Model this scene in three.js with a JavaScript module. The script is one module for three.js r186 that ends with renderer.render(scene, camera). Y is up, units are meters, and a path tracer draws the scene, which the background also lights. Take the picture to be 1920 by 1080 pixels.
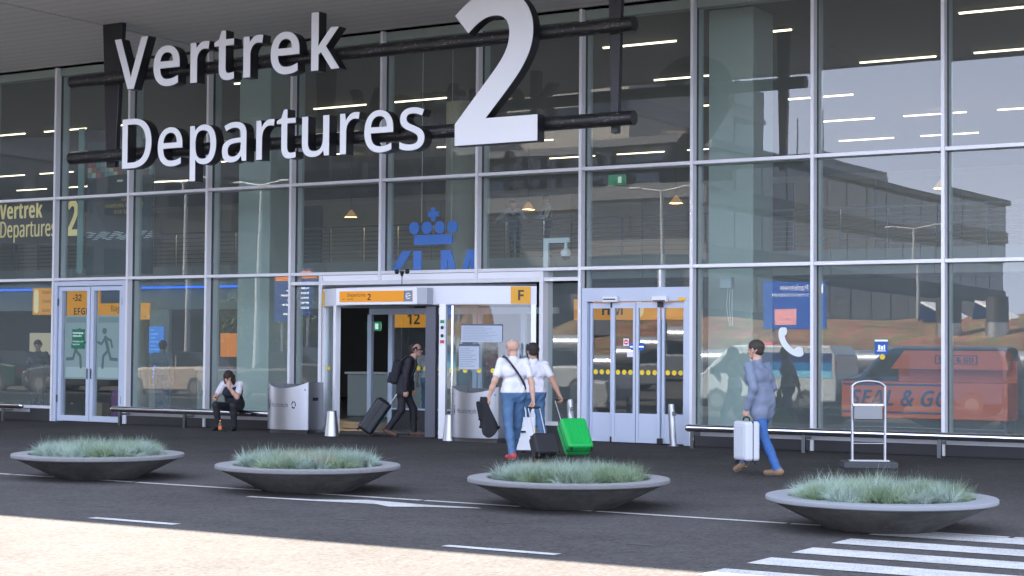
import * as THREE from 'three';
import { FontLoader } from 'three/addons/loaders/FontLoader.js';
import { RoundedBoxGeometry } from 'three/addons/geometries/RoundedBoxGeometry.js';
import { mergeGeometries } from 'three/addons/utils/BufferGeometryUtils.js';
import { RectAreaLightUniformsLib } from 'three/addons/lights/RectAreaLightUniformsLib.js';

const scene = new THREE.Scene();
// ---- camera: on the far side of the set-down road, at eye height
const camera = new THREE.PerspectiveCamera(18.58, 16 / 9, 0.1, 1500);
{
  const yaw = 0.5618, pitch = 0.0348, roll = 0.0071;
  const fw = new THREE.Vector3(-Math.sin(yaw) * Math.cos(pitch), Math.sin(pitch), -Math.cos(yaw) * Math.cos(pitch));
  const r0 = new THREE.Vector3(Math.cos(yaw), 0, -Math.sin(yaw)), u0 = r0.clone().cross(fw);
  const r = r0.clone().multiplyScalar(Math.cos(roll)).addScaledVector(u0, Math.sin(roll));
  const u = u0.clone().multiplyScalar(Math.cos(roll)).addScaledVector(r0, -Math.sin(roll));
  camera.position.set(0, 1.64, 27.41);
  camera.quaternion.setFromRotationMatrix(new THREE.Matrix4().makeBasis(r, u, fw.clone().negate()));
}
// ---- sky: clear pale summer sky, the same all round
{
  const w = 256, h = 128, d = new Float32Array(w * h * 4);
  for (let j = 0; j < h; j++) {
    const el = Math.max(0, ((j + 0.5) / h - 0.5) * 2), t = Math.pow(el, 0.5);
    const c = [0.41 + (0.12 - 0.41) * t, 0.45 + (0.143 - 0.45) * t, 0.58 + (0.19 - 0.58) * t];
    for (let i = 0; i < w; i++) d.set([...c, 1], (j * w + i) * 4);
  }
  const t = new THREE.DataTexture(d, w, h, THREE.RGBAFormat, THREE.FloatType);
  t.mapping = THREE.EquirectangularReflectionMapping; t.magFilter = THREE.LinearFilter; t.needsUpdate = true;
  scene.background = t; scene.environment = t;
  scene.environmentIntensity = 1; scene.backgroundIntensity = 1;
}
// ---- sun: behind the terminal, its canopy shades the forecourt and half the road
const sun = new THREE.DirectionalLight(new THREE.Color(1, 0.9, 0.78), 4.3);
sun.position.set(-80, 76, -50); sun.target.position.set(-10, 0, 12);
sun.castShadow = true;
Object.assign(sun.shadow.camera, { left: -90, right: 90, top: 90, bottom: -90, near: 1, far: 300 });
sun.shadow.mapSize.set(4096, 4096);
scene.add(sun, sun.target);
const EXPOSURE = 11.6;

RectAreaLightUniformsLib.init();

// ---------------------------------------------------------------- helpers
let seedState = 7;
const rnd = () => { seedState = (seedState + 0x6d2b79f5) | 0; let t = Math.imul(seedState ^ (seedState >>> 15), 1 | seedState); t = (t + Math.imul(t ^ (t >>> 7), 61 | t)) ^ t; return ((t ^ (t >>> 14)) >>> 0) / 4294967296; };
const V = (x, y, z) => new THREE.Vector3(x, y, z);
const taken = new Map();
function numbered(n) { const k = taken.get(n) || 0; taken.set(n, k + 1); return k ? n + '_' + String(k).padStart(3, '0') : n; }
function tag(o, label, category, group, kind) {
  o.userData.label = label; o.userData.category = category;
  if (group) o.userData.group = group;
  if (kind) o.userData.kind = kind;
  return o;
}
function thing(name, label, category, pos = [0, 0, 0], turn = 0, group) {
  const o = new THREE.Group(); o.name = numbered(name); scene.add(o);
  o.position.set(...pos); o.rotation.y = turn; return tag(o, label, category, group);
}
function part(parent, name, geo, mat, pos, rot) {
  const m = new THREE.Mesh(geo, mat); m.name = parent === scene ? numbered(name) : name;
  if (pos) m.position.set(...pos);
  if (rot) m.rotation.set(...rot);
  m.castShadow = m.receiveShadow = true; parent.add(m); return m;
}
function structure(name, geo, mat, pos, rot, label) { const m = part(scene, name, geo, mat, pos, rot); m.userData.kind = 'structure'; if (label) m.userData.label = label; return m; }
const boxes = new Map();
function box(w, h, d) { const k = [w, h, d].map((v) => v.toFixed(4)).join(); if (!boxes.has(k)) boxes.set(k, new THREE.BoxGeometry(w, h, d)); return boxes.get(k); }
function span(parent, name, mat, x0, x1, y0, y1, z0, z1) { return part(parent, name, box(x1 - x0, y1 - y0, z1 - z0), mat, [(x0 + x1) / 2, (y0 + y1) / 2, (z0 + z1) / 2]); }
const rbox = (w, h, d, r = 0.02, s = 2) => new RoundedBoxGeometry(w, h, d, s, r);
const cyl = (r0, r1, h, n = 20) => new THREE.CylinderGeometry(r0, r1, h, n);
function tube(a, b, r, n = 12, r2 = r) {   // a straight bar between two points
  const d = V(...b).sub(V(...a)), g = new THREE.CylinderGeometry(r2, r, d.length(), n);
  g.applyQuaternion(new THREE.Quaternion().setFromUnitVectors(V(0, 1, 0), d.clone().normalize()));
  const c = V(...a).add(V(...b)).multiplyScalar(0.5); g.translate(c.x, c.y, c.z); return g;
}
function path(pts, r, seg = 24, n = 8) { return new THREE.TubeGeometry(new THREE.CatmullRomCurve3(pts.map((p) => V(...p))), seg, r, n); }
function plane(w, h) { return new THREE.PlaneGeometry(w, h); }
function sheet(name, mat, x0, x1, z0, z1, y, label) {   // flat ground piece with uv in metres
  const g = new THREE.PlaneGeometry(x1 - x0, z1 - z0); g.rotateX(-Math.PI / 2); g.translate((x0 + x1) / 2, y, (z0 + z1) / 2);
  const p = g.attributes.position, uv = g.attributes.uv;
  for (let i = 0; i < p.count; i++) uv.setXY(i, p.getX(i), -p.getZ(i));
  return structure(name, g, mat, null, null, label);
}
// tileable value noise
function noiseTile(n, cells, seed) {
  let s = seed; const rr = () => { s = (s * 1664525 + 1013904223) >>> 0; return s / 4294967296; };
  const g = Float32Array.from({ length: cells * cells }, rr), out = new Float32Array(n * n);
  for (let j = 0; j < n; j++) for (let i = 0; i < n; i++) {
    const x = i / n * cells, y = j / n * cells, xi = Math.floor(x), yi = Math.floor(y);
    let fx = x - xi, fy = y - yi; fx = fx * fx * (3 - 2 * fx); fy = fy * fy * (3 - 2 * fy);
    const q = (a, b) => g[(b % cells) * cells + (a % cells)];
    out[j * n + i] = (q(xi, yi) * (1 - fx) + q(xi + 1, yi) * fx) * (1 - fy) + (q(xi, yi + 1) * (1 - fx) + q(xi + 1, yi + 1) * fx) * fy;
  }
  return out;
}
function fbm(n, list, seed) {
  const out = new Float32Array(n * n); let tot = 0;
  list.forEach(([c, a], k) => { const t = noiseTile(n, c, seed + k * 77); tot += a; for (let i = 0; i < out.length; i++) out[i] += t[i] * a; });
  for (let i = 0; i < out.length; i++) out[i] /= tot;
  return out;
}
const lin2s = (c) => Math.round(255 * Math.min(1, Math.max(0, c <= 0.0031308 ? c * 12.92 : 1.055 * Math.pow(c, 1 / 2.4) - 0.055)));
function colourTexture(n, fn, size = 1) {   // fn(i, j, k) -> linear rgb
  const d = new Uint8Array(n * n * 4);
  for (let j = 0; j < n; j++) for (let i = 0; i < n; i++) { const c = fn(i, j, j * n + i); d.set([lin2s(c[0]), lin2s(c[1]), lin2s(c[2]), 255], (j * n + i) * 4); }
  const t = new THREE.DataTexture(d, n, n); t.colorSpace = THREE.SRGBColorSpace; t.wrapS = t.wrapT = THREE.RepeatWrapping; t.magFilter = THREE.LinearFilter;
  t.repeat.set(1 / size, 1 / size); t.needsUpdate = true; return t;
}
function heightTexture(n, a, size = 1) {
  const d = new Float32Array(n * n * 4); for (let i = 0; i < n * n; i++) d.set([a[i], a[i], a[i], 1], i * 4);
  const t = new THREE.DataTexture(d, n, n, THREE.RGBAFormat, THREE.FloatType); t.wrapS = t.wrapT = THREE.RepeatWrapping; t.magFilter = THREE.LinearFilter;
  t.repeat.set(1 / size, 1 / size); t.needsUpdate = true; return t;
}
function canvasTexture(w, h, draw) {
  const c = document.createElement('canvas'); c.width = w; c.height = h; draw(c.getContext('2d'), w, h);
  const t = new THREE.CanvasTexture(c); t.colorSpace = THREE.SRGBColorSpace; return t;
}
const rgb = (r, g, b) => new THREE.Color().setRGB(r, g, b);
const std = (c, roughness = 0.6, metalness = 0, extra = {}) => new THREE.MeshStandardMaterial({ color: Array.isArray(c) ? rgb(...c) : c, roughness, metalness, ...extra });
const phys = (c, o) => new THREE.MeshPhysicalMaterial({ color: Array.isArray(c) ? rgb(...c) : c, ...o });

// ---------------------------------------------------------------- materials
const grime = fbm(256, [[4, 1], [9, 0.8], [24, 0.6], [64, 0.5]], 11);
const speck = fbm(512, [[256, 1], [128, 0.6]], 31), patch = fbm(512, [[5, 1], [11, 0.7], [31, 0.5]], 51);
const speckBig = fbm(1024, [[512, 1], [256, 0.6]], 131), patchBig = fbm(1024, [[3, 1], [7, 0.9], [19, 0.7], [53, 0.6]], 151);
function asphalt(base, contrast, size) {
  return new THREE.MeshPhysicalMaterial({ specularIntensity: 0.12,
    map: colourTexture(1024, (i, j, k) => { const s = 1 + (speckBig[k] - 0.5) * contrast + (patchBig[k] - 0.5) * 0.6; return base.map((b) => b * s); }, size),
    bumpMap: heightTexture(1024, speckBig, size), bumpScale: 0.006, roughness: 1,
  });
}
const M = {
  ground: new THREE.MeshPhysicalMaterial({ color: rgb(0.063, 0.0595, 0.058), roughness: 1, specularIntensity: 0.12 }),
  road: asphalt([0.063, 0.0595, 0.058], 0.75, 9.1),
  paint: new THREE.MeshPhysicalMaterial({ color: rgb(0.45, 0.45, 0.44), roughness: 1, specularIntensity: 0.15, map: colourTexture(256, (i, j, k) => { const s = (0.75 + 0.4 * grime[k]) * (speck[(k * 3 + 17) % 262144] + 0.35 * grime[(k + 9000) % 65536] > 0.83 ? 0.35 : 1); return [s, s, s]; }, 1.3) }),
  alu: std([0.72, 0.73, 0.77], 0.38, 0.25),
  aluDark: std([0.05, 0.055, 0.06], 0.5, 0.2),
  frameBlue: std([0.5, 0.56, 0.68], 0.4, 0.15),
  innerFrame: std([0.33, 0.38, 0.37], 0.5, 0.2),
  plinth: std([0.03, 0.03, 0.034], 0.55),
  white: std([0.78, 0.79, 0.82], 0.45),
  black: std([0.012, 0.012, 0.014], 0.4),
  rubber: std([0.02, 0.02, 0.02], 0.8),
  steel: std([0.5, 0.51, 0.53], 0.42, 1),
  steelDark: std([0.2, 0.21, 0.22], 0.35, 1),
  chrome: std([0.75, 0.76, 0.8], 0.12, 1),
  yellow: std([0.85, 0.5, 0.02], 0.5),
  concrete: std([0.4, 0.4, 0.39], 0.85),
};
const glassBump = heightTexture(256, fbm(256, [[3, 1], [7, 0.25], [14, 0.06]], 91), 4.7);
M.glass = phys([0.78, 0.9, 0.87], { roughness: 0.0, transmission: 1, thickness: 0, ior: 1.75, metalness: 0.1, bumpMap: glassBump, bumpScale: 0.001, side: THREE.DoubleSide });
M.doorGlass = phys([0.75, 0.86, 0.85], { roughness: 0.0, transmission: 1, thickness: 0, ior: 1.7, metalness: 0.04, bumpMap: glassBump, bumpScale: 0.003, side: THREE.DoubleSide });
M.carGlass = std([0.012, 0.015, 0.018], 0.05);
function glassPane(parent, name, w, h, mat, x, y, z, tilt = 0) {
  const g = plane(w, h), uv = g.attributes.uv, p = g.attributes.position;
  for (let i = 0; i < p.count; i++) uv.setXY(i, (p.getX(i) + x * 1.37) , p.getY(i) + y * 1.91 + x * 0.77);
  return part(parent, name, g, mat, [x, y, z], [tilt, 0.0022 * Math.sin(x * 7.3 + y * 3.1), 0]);
}
const fontBold = await new FontLoader().loadAsync('fonts/droid/droid_sans_bold.typeface.json');
const fontReg = await new FontLoader().loadAsync('fonts/droid/droid_sans_regular.typeface.json');
// separate letters laid out on a line, scaled so that the line is width wide; returns [{shapes, x, char}] and scale
function letters(font, text, size) {
  let x = 0; const out = [];
  for (const ch of text) {
    const gl = font.data.glyphs[ch] || font.data.glyphs['?'];
    if (ch !== ' ') out.push({ ch, x, shapes: font.generateShapes(ch, size) });
    x += gl.ha * size / font.data.resolution;
  }
  return { list: out, width: x };
}
// ================================================================ ground
sheet('ground', M.ground, -260, 160, -60, 260, -0.004, 'grey asphalt apron running on past the road');
sheet('forecourt', M.road, -80, 40, -0.2, 11.78, 0.002, 'grey asphalt forecourt along the glass front');
sheet('road', M.road, -80, 40, 11.78, 32, 0.002, 'grey asphalt road between the planters and the sunlit side');
const marks = [];
function paintQuad(name, pts) {
  const s = new THREE.Shape(pts.map(([x, z]) => new THREE.Vector2(x, -z))), g = new THREE.ShapeGeometry(s); g.rotateX(-Math.PI / 2);
  return structure(name, g, M.paint, [0, 0.007, 0]);
}
const rect = (x0, x1, z0, z1) => [[x0, z0], [x1, z0], [x1, z1], [x0, z1]];
for (let x = -30; x < 12; x += 2.12) paintQuad('edge_line', rect(x, x + 2.07, 11.74, 11.84));
for (let k = -5; k < 4; k++) paintQuad('lane_dash', rect(-12.37 + k * 4.08, -11.28 + k * 4.08, 15.2, 15.32));
for (let k = 0; k < 5; k++) paintQuad('crossing_stripe', rect(-5.72, -1.2, 12.72 + k * 0.86 - 0.86, 13.18 + k * 0.86 - 0.86));
for (const [cx, cz, r] of [[-11.6, 13.6, 0.12], [-9.0, 13.3, 0.1], [-10.3, 13.9, 0.14], [-7.0, 14.2, 0.1], [-13.2, 14.3, 0.09]]) {
  const pts = []; for (let k = 0; k < 18; k++) { const a = k / 18 * 6.283, q = r * (0.7 + 0.5 * rnd()); pts.push(new THREE.Vector2(cx + q * 1.6 * Math.cos(a), -cz + q * 0.5 * Math.sin(a))); }
  const g = new THREE.ShapeGeometry(new THREE.Shape(new THREE.SplineCurve([...pts, pts[0]]).getPoints(60))); g.rotateX(-Math.PI / 2); structure('oil_stain', g, std([0.036, 0.034, 0.034], 0.8), [0, 0.0045, 0]);
}
paintQuad('arrow_marking', [[-12.75, 12.5], [-11.95, 12.42], [-11.45, 12.1], [-10.55, 12.22], [-10.0, 12.16], [-9.9, 12.24], [-10.45, 12.4], [-10.8, 12.62], [-11.1, 12.45], [-11.9, 12.55], [-12.75, 12.6]]);

// ================================================================ terminal: shell
const H1 = 3.097, H2 = 4.882, H3 = 7.786, BAY = 2.22, X0 = -29.07, MX = (i) => X0 + BAY * i;
const shellLight = std([0.42, 0.41, 0.38], 0.8);
structure('hall_floor', box(79.6, 0.1, 29.9), std([0.18, 0.17, 0.16], 0.3), [-40.2, -0.03, -15.2]);
const stripes = (() => { const t = colourTexture(64, (i, j) => { const g = j % 64 < 8 ? 0.35 : 1; return [g, g, g]; }, 0.11); return t; })();
{
  const g = plane(79.6, 30); g.rotateX(Math.PI / 2); const p = g.attributes.position, uv = g.attributes.uv;
  for (let i = 0; i < p.count; i++) uv.setXY(i, p.getX(i), p.getZ(i));
  structure('hall_ceiling', g, std([0.12, 0.098, 0.085], 0.8, 0, { map: stripes }), [-40.2, H3 + 0.02, -15.2]);
}
structure('roof', box(82, 0.8, 31), shellLight, [-40, H3 + 0.75, -15.4]);
structure('hall_back_wall', box(80, 8.6, 0.3), std([0.5, 0.46, 0.38], 0.75), [-40, 4, -30.35]);
structure('hall_side_wall', box(0.3, 8.2, 30.2), shellLight, [-80.2, 4, -15.2]);
structure('hall_side_wall', box(0.3, 8.2, 30.2), shellLight, [-0.2, 4, -15.2]);
structure('terminal_wall', box(40, 8.4, 0.3), shellLight, [-60.3, 4, -0.1]);
// dark wood-toned wall panels with seams on the upper level
for (let k = 0; k < 26; k++) {
  const tone = [[0.42, 0.36, 0.26], [0.36, 0.31, 0.23], [0.45, 0.4, 0.3], [0.08, 0.07, 0.07]][k % 7 === 3 ? 3 : k % 3];
  structure('wall_panel', box(2.92, 3.4, 0.06), std(tone, 0.6), [-77 + k * 3, 5.85, -30.1]);
}

// ---- canopy with slatted soffit
const canopy = thing('entrance_canopy', 'broad grey canopy with narrow soffit slats above the whole glass front', 'canopy');
{
  span(canopy, 'deck', std([0.5, 0.5, 0.5], 0.7), -80, 15, H3 + 0.1, H3 + 0.85, 0.02, 8.35);
  span(canopy, 'fascia', std([0.55, 0.56, 0.58], 0.45, 0.3), -80, 15, H3 - 0.03, H3 + 0.92, 8.355, 8.5);
  const tones = [0.66, 0.62, 0.69].map((v) => std([v, v * 0.985, v * 0.95], 0.55, 0.1));
  const pitch = 0.1155, seams = [-46.7, -35.6, -24.5, -13.4, -2.3];
  for (let s = 0; s < 4; s++) for (let k = 0; k < 72; k++) {
    const z = 0.12 + k * pitch;
    span(canopy, 'slat', tones[(k * 5 + s * 3) % 3], seams[s] + 0.03, seams[s + 1] - 0.03, H3, H3 + 0.03, z + 0.008, z + pitch - 0.012);
  }
  span(canopy, 'soffit_end', tones[0], -80, -46.73, H3, H3 + 0.03, 0.1, 8.35);
  span(canopy, 'soffit_end', tones[0], -2.27, 15, H3, H3 + 0.03, 0.1, 8.35);
  span(canopy, 'soffit_backing', M.black, -79.9, 14.9, H3 + 0.05, H3 + 0.08, 0.05, 8.34);
}

// ---- glass front: mullions, transoms and panes
const front = thing('glass_front', 'tall terminal glass front of large panes in pale aluminium frames', 'facade');
const I0 = -4, I1 = 12;
for (let i = I0; i <= I1; i++) {
  const x = MX(i);
  span(front, 'mullion', M.alu, x - 0.029, x + 0.029, i === 4 ? 2.9 : i === 5 ? 2.93 : 0, H3 - 0.02, -0.01, 0.13);
  span(front, 'mullion_back', M.innerFrame, x - 0.04, x + 0.04, i === 4 || i === 5 ? 3.1 : 0.02, H3 - 0.04, -0.26, -0.075);
  span(front, 'gasket', M.aluDark, x - 0.036, x + 0.036, i === 4 || i === 5 ? 3.1 : 0.02, H3 - 0.03, -0.07, -0.012);
}
const topFrame = std([0.24, 0.3, 0.27], 0.5, 0.2);
for (let i = I0; i < I1; i++) {
  const a = MX(i) + 0.035, b = MX(i + 1) - 0.035, c = (a + b) / 2, w = b - a;
  for (const h of [H1, H2]) {
    span(front, 'transom', M.alu, a, b, h - 0.029, h + 0.029, -0.012, 0.12);
    span(front, 'transom_back', M.innerFrame, a + 0.02, b - 0.02, h - 0.04, h + 0.04, -0.2, -0.075);
  }
  span(front, 'head_rail', topFrame, a, b, H3 - 0.2, H3 - 0.03, -0.2, 0.02);
  glassPane(front, 'pane', w, H2 - H1 - 0.066, M.glass, c, (H1 + H2) / 2, -0.04, 0.0024 * Math.sin(i * 2.3));
  glassPane(front, 'pane', w, H3 - 0.2 - H2 - 0.033, M.glass, c, (H2 + H3 - 0.2) / 2 + 0.016, -0.04, 0.0022 * Math.sin(i * 3.1 + 1));
  const door = i === 0 || i === 6 || i === 4 || i === 5 || i === 3;
  if (!door) {
    span(front, 'plinth', M.plinth, a, b, 0, 0.27, -0.14, 0.1);
    span(front, 'sill', M.alu, a, b, 0.272, 0.33, -0.1, 0.11);
    glassPane(front, 'pane', w, H1 - 0.033 - 0.33, M.glass, c, (H1 + 0.3) / 2, -0.04, i > 6 ? -0.0045 : -0.001);
  }
}
// bay 3: narrow side light left of the revolving door; bay 5: right of it
for (const [a, b] of [[MX(3) + 0.035, -21.66], [-16.5, MX(6) - 0.035]]) {
  span(front, 'transom', M.alu, a, b, 2.88, 2.945, -0.012, 0.11);
  glassPane(front, 'pane', b - a, 0.11, M.glass, (a + b) / 2, 3.005, -0.04);
  glassPane(front, 'pane', b - a, 2.5, M.glass, (a + b) / 2, 1.6, -0.04, 0.004);
  span(front, 'plinth', M.plinth, a, b, 0, 0.27, -0.14, 0.1);
  span(front, 'sill', M.alu, a, b, 0.272, 0.34, -0.1, 0.11);
}
for (const x of [-21.62, -16.54]) span(front, 'portal_post', M.alu, x - 0.04, x + 0.04, 0, 3.06, -0.2, 0.14);
for (const [a, b] of [[-21.58, -20.2], [-20.195, -17.975], [-17.97, -16.58]]) span(front, 'portal_panel', M.white, a, b - 0.004, 2.95, 3.06, -0.06, 0.1);
span(front, 'portal_rail', M.alu, -21.58, -16.58, 2.87, 2.946, -0.06, 0.125);

// ---- polished bench rails along the plinth
function rail(label, x0, x1, posts) {
  const t = thing('bench_rail', label, 'bench', [0, 0, 0], 0, 'low steel seats at the foot of the glass front');
  part(t, 'seat_tube', tube([x0, 0.34, 0.72], [x1, 0.34, 0.72], 0.062, 20), M.chrome);
  for (const s of [x0, x1]) part(t, 'end_cap', new THREE.SphereGeometry(0.061, 16, 10), M.chrome, [s, 0.34, 0.72]);
  span(t, 'back_strip', std([0.5, 0.51, 0.53], 0.4, 0.5), x0 + 0.1, x1 - 0.05, 0.2, 0.27, 0.42, 0.46);
  for (const p of posts) {
    span(t, 'leg', M.steelDark, p - 0.03, p + 0.03, 0, 0.29, 0.69, 0.75);
    span(t, 'bracket', M.steelDark, p - 0.02, p + 0.02, 0.215, 0.255, 0.46, 0.69);
  }
}
rail('long polished steel bench rail under the panes reflecting the orange van', -13.28, -3.0, [-13.2, -11.2, -8.95, -6.7, -4.4]);
rail('polished steel bench rail with a seated woman, next to the recycling bin', -26.6, -21.95, [-26.4, -24.6, -22.2]);
rail('short end of a steel bench rail beyond the emergency exit', -35.4, -29.35, [-35.2, -32.2, -29.9]);

// ================================================================ doors
const printed = (w, h, draw, rough = 0.5) => new THREE.MeshStandardMaterial({ map: canvasTexture(w, h, draw), roughness: rough });
const dotGeo = new THREE.CircleGeometry(0.045, 20), dotMat = std([0.8, 0.58, 0.04], 0.6, 0, { side: THREE.DoubleSide });
{ // emergency exit, two leaves
  const d = thing('emergency_door', 'double emergency exit door with frosted running-figure panels and a green notice', 'door', [-27.96, 0, 0]);
  const f = M.frameBlue;
  span(d, 'frame', f, -1.07, -0.98, 0, 3.05, -0.1, 0.12); span(d, 'frame', f, 0.98, 1.07, 0, 3.05, -0.1, 0.12); span(d, 'frame', f, -0.98, 0.98, 2.95, 3.05, -0.1, 0.115);
  for (const s of [-1, 1]) {
    const leaf = new THREE.Group(); leaf.name = 'leaf'; d.add(leaf); leaf.position.set(s * 0.485, 0, 0);
    span(leaf, 'stile', f, -0.475, -0.38, 0.02, 2.93, -0.04, 0.08); span(leaf, 'stile', f, 0.38, 0.475, 0.02, 2.93, -0.04, 0.08);
    span(leaf, 'rail', f, -0.378, 0.378, 0.02, 0.14, -0.04, 0.078); span(leaf, 'rail', f, -0.378, 0.378, 2.84, 2.93, -0.04, 0.078);
    glassPane(leaf, 'pane', 0.76, 2.7, M.doorGlass, 0, 1.49, 0.01);
    const fig = part(leaf, 'frosted_panel', plane(0.68, 1.38), printed(340, 690, (c, w, h) => {
      c.fillStyle = '#7d9490'; c.fillRect(0, 0, w, h); c.fillStyle = '#6a827f'; c.fillRect(20, 20, w - 40, 60); c.fillStyle = '#95aaa6'; c.fillRect(20, h - 130, w - 40, 110);
      c.save(); if (s > 0) { c.translate(w, 0); c.scale(-1, 1); }
      c.fillStyle = '#4d6462'; c.strokeStyle = '#4d6462'; c.lineCap = 'round'; c.lineJoin = 'round';
      c.beginPath(); c.arc(225, 170, 34, 0, 7); c.fill(); c.lineWidth = 46;
      const li = (...p) => { c.beginPath(); c.moveTo(p[0], p[1]); for (let k = 2; k < p.length; k += 2) c.lineTo(p[k], p[k + 1]); c.stroke(); };
      li(210, 240, 170, 370); c.lineWidth = 28; li(215, 245, 270, 310, 320, 290); li(200, 245, 130, 270, 110, 340); c.lineWidth = 34; li(165, 375, 240, 440, 250, 560); li(165, 375, 130, 470, 40, 475);
      c.restore();
    }), [0, 1.62, 0.02]);
    fig.material.side = THREE.DoubleSide;
    part(leaf, 'handle', cyl(0.012, 0.012, 0.22, 10), M.black, [-s * 0.43, 1.05, 0.1]);
    for (const y of [0.5, 2.6]) part(leaf, 'hinge', cyl(0.015, 0.015, 0.16, 10), M.aluDark, [s * 0.48, y, 0.095]);
  }
  part(d, 'notice', box(0.36, 0.42, 0.012), printed(180, 210, (c, w, h) => {
    c.fillStyle = '#0b6b4d'; c.fillRect(0, 0, w, h); c.fillStyle = '#fff'; c.font = 'bold 26px sans-serif'; c.fillText('Nooduitgang', 8, 50, 160); c.fillText('vrijhouden', 8, 82, 140);
    c.font = '24px sans-serif'; c.fillText('Emergency exit', 8, 140, 164); c.fillText('keep clear', 8, 172, 130);
  }), [-0.4, 1.8, 0.035]);
}
{ // automatic sliding doors, four leaves
  const d = thing('sliding_door', 'pale blue-grey four-leaf automatic sliding door with yellow dots', 'door', [-14.64, 0, 0]);
  const f = M.frameBlue, W = 1.04;
  span(d, 'header', f, -1.07, 1.07, 2.5, 2.74, -0.12, 0.1);
  for (const s of [-1, 1]) span(d, 'jamb', f, s < 0 ? -1.07 : 0.965, s < 0 ? -0.965 : 1.07, 0, 2.498, -0.12, 0.1);
  span(d, 'fanlight_bar', M.alu, 0.45, 0.49, 2.742, 3.06, -0.1, 0.05);
  glassPane(d, 'fanlight', 1.5, 0.31, M.glass, -0.31, 2.9, -0.04); glassPane(d, 'fanlight', 0.56, 0.31, M.glass, 0.775, 2.9, -0.04);
  for (let k = 0; k < 4; k++) {
    const x = -0.72 + k * 0.48, zo = k === 1 || k === 2 ? 0.03 : -0.02;
    const leaf = new THREE.Group(); leaf.name = 'leaf'; d.add(leaf); leaf.position.set(x, 0, zo);
    span(leaf, 'stile', f, -0.234, -0.185, 0.02, 2.48, -0.02, 0.03); span(leaf, 'stile', f, 0.185, 0.234, 0.02, 2.48, -0.02, 0.03);
    span(leaf, 'kick_panel', f, -0.184, 0.184, 0.1, 0.53, -0.015, 0.018); span(leaf, 'rail', f, -0.184, 0.184, 0.02, 0.098, -0.02, 0.028);
    span(leaf, 'rail', f, -0.184, 0.184, 2.38, 2.48, -0.02, 0.028);
    glassPane(leaf, 'pane', 0.37, 1.85, M.doorGlass, 0, 1.455, 0.0, 0.006 * (k - 1.5));
    for (let q = -1; q <= 1; q++) part(leaf, 'dot', dotGeo, dotMat, [q * 0.125, 1.25, 0.006]);
    if (k === 0 || k === 2) for (const y of [0.06, 2.44]) part(leaf, 'pivot', box(0.09, 0.1, 0.05), M.black, [0.24, y, 0.03]);
  }
  span(d, 'meeting_gasket', M.black, -0.012, 0.012, 0.02, 2.48, 0, 0.055);
  for (const [x, m] of [[-0.46, 0], [0.52, 1]]) { const s = part(d, 'motion_sensor', rbox(0.29, 0.1, 0.09, 0.015), M.white, [x, 2.535, 0.15]); part(s, 'lens', box(0.24, 0.022, 0.01), M.black, [0, m ? -0.035 : 0, 0.045]); }
  part(d, 'yellow_tag', box(0.14, 0.05, 0.006), M.yellow, [0.93, 2.53, 0.104]);
  part(d, 'no_entry_sticker', box(0.11, 0.13, 0.003), printed(66, 78, (c, w, h) => { c.fillStyle = '#e8e8ee'; c.fillRect(0, 0, w, h); c.fillStyle = '#c8203c'; c.beginPath(); c.arc(33, 39, 26, 0, 7); c.fill(); c.fillStyle = '#fff'; c.fillRect(14, 34, 38, 10); }), [-0.2, 1.78, 0.042]);
  for (const x of [-0.07, 0.1]) part(d, 'arrow_sticker', new THREE.CylinderGeometry(0.075, 0.075, 0.003, 6), printed(64, 64, (c, w, h) => { c.fillStyle = '#1660b4'; c.fillRect(0, 0, w, h); c.fillStyle = '#fff'; c.fillRect(26, 10, 12, 44); }), [x, 1.7, 0.044], [Math.PI / 2, 0, 0]);
  part(d, 'notice', box(0.16, 0.1, 0.003), M.white, [-0.1, 1.57, 0.042]);
}
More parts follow.
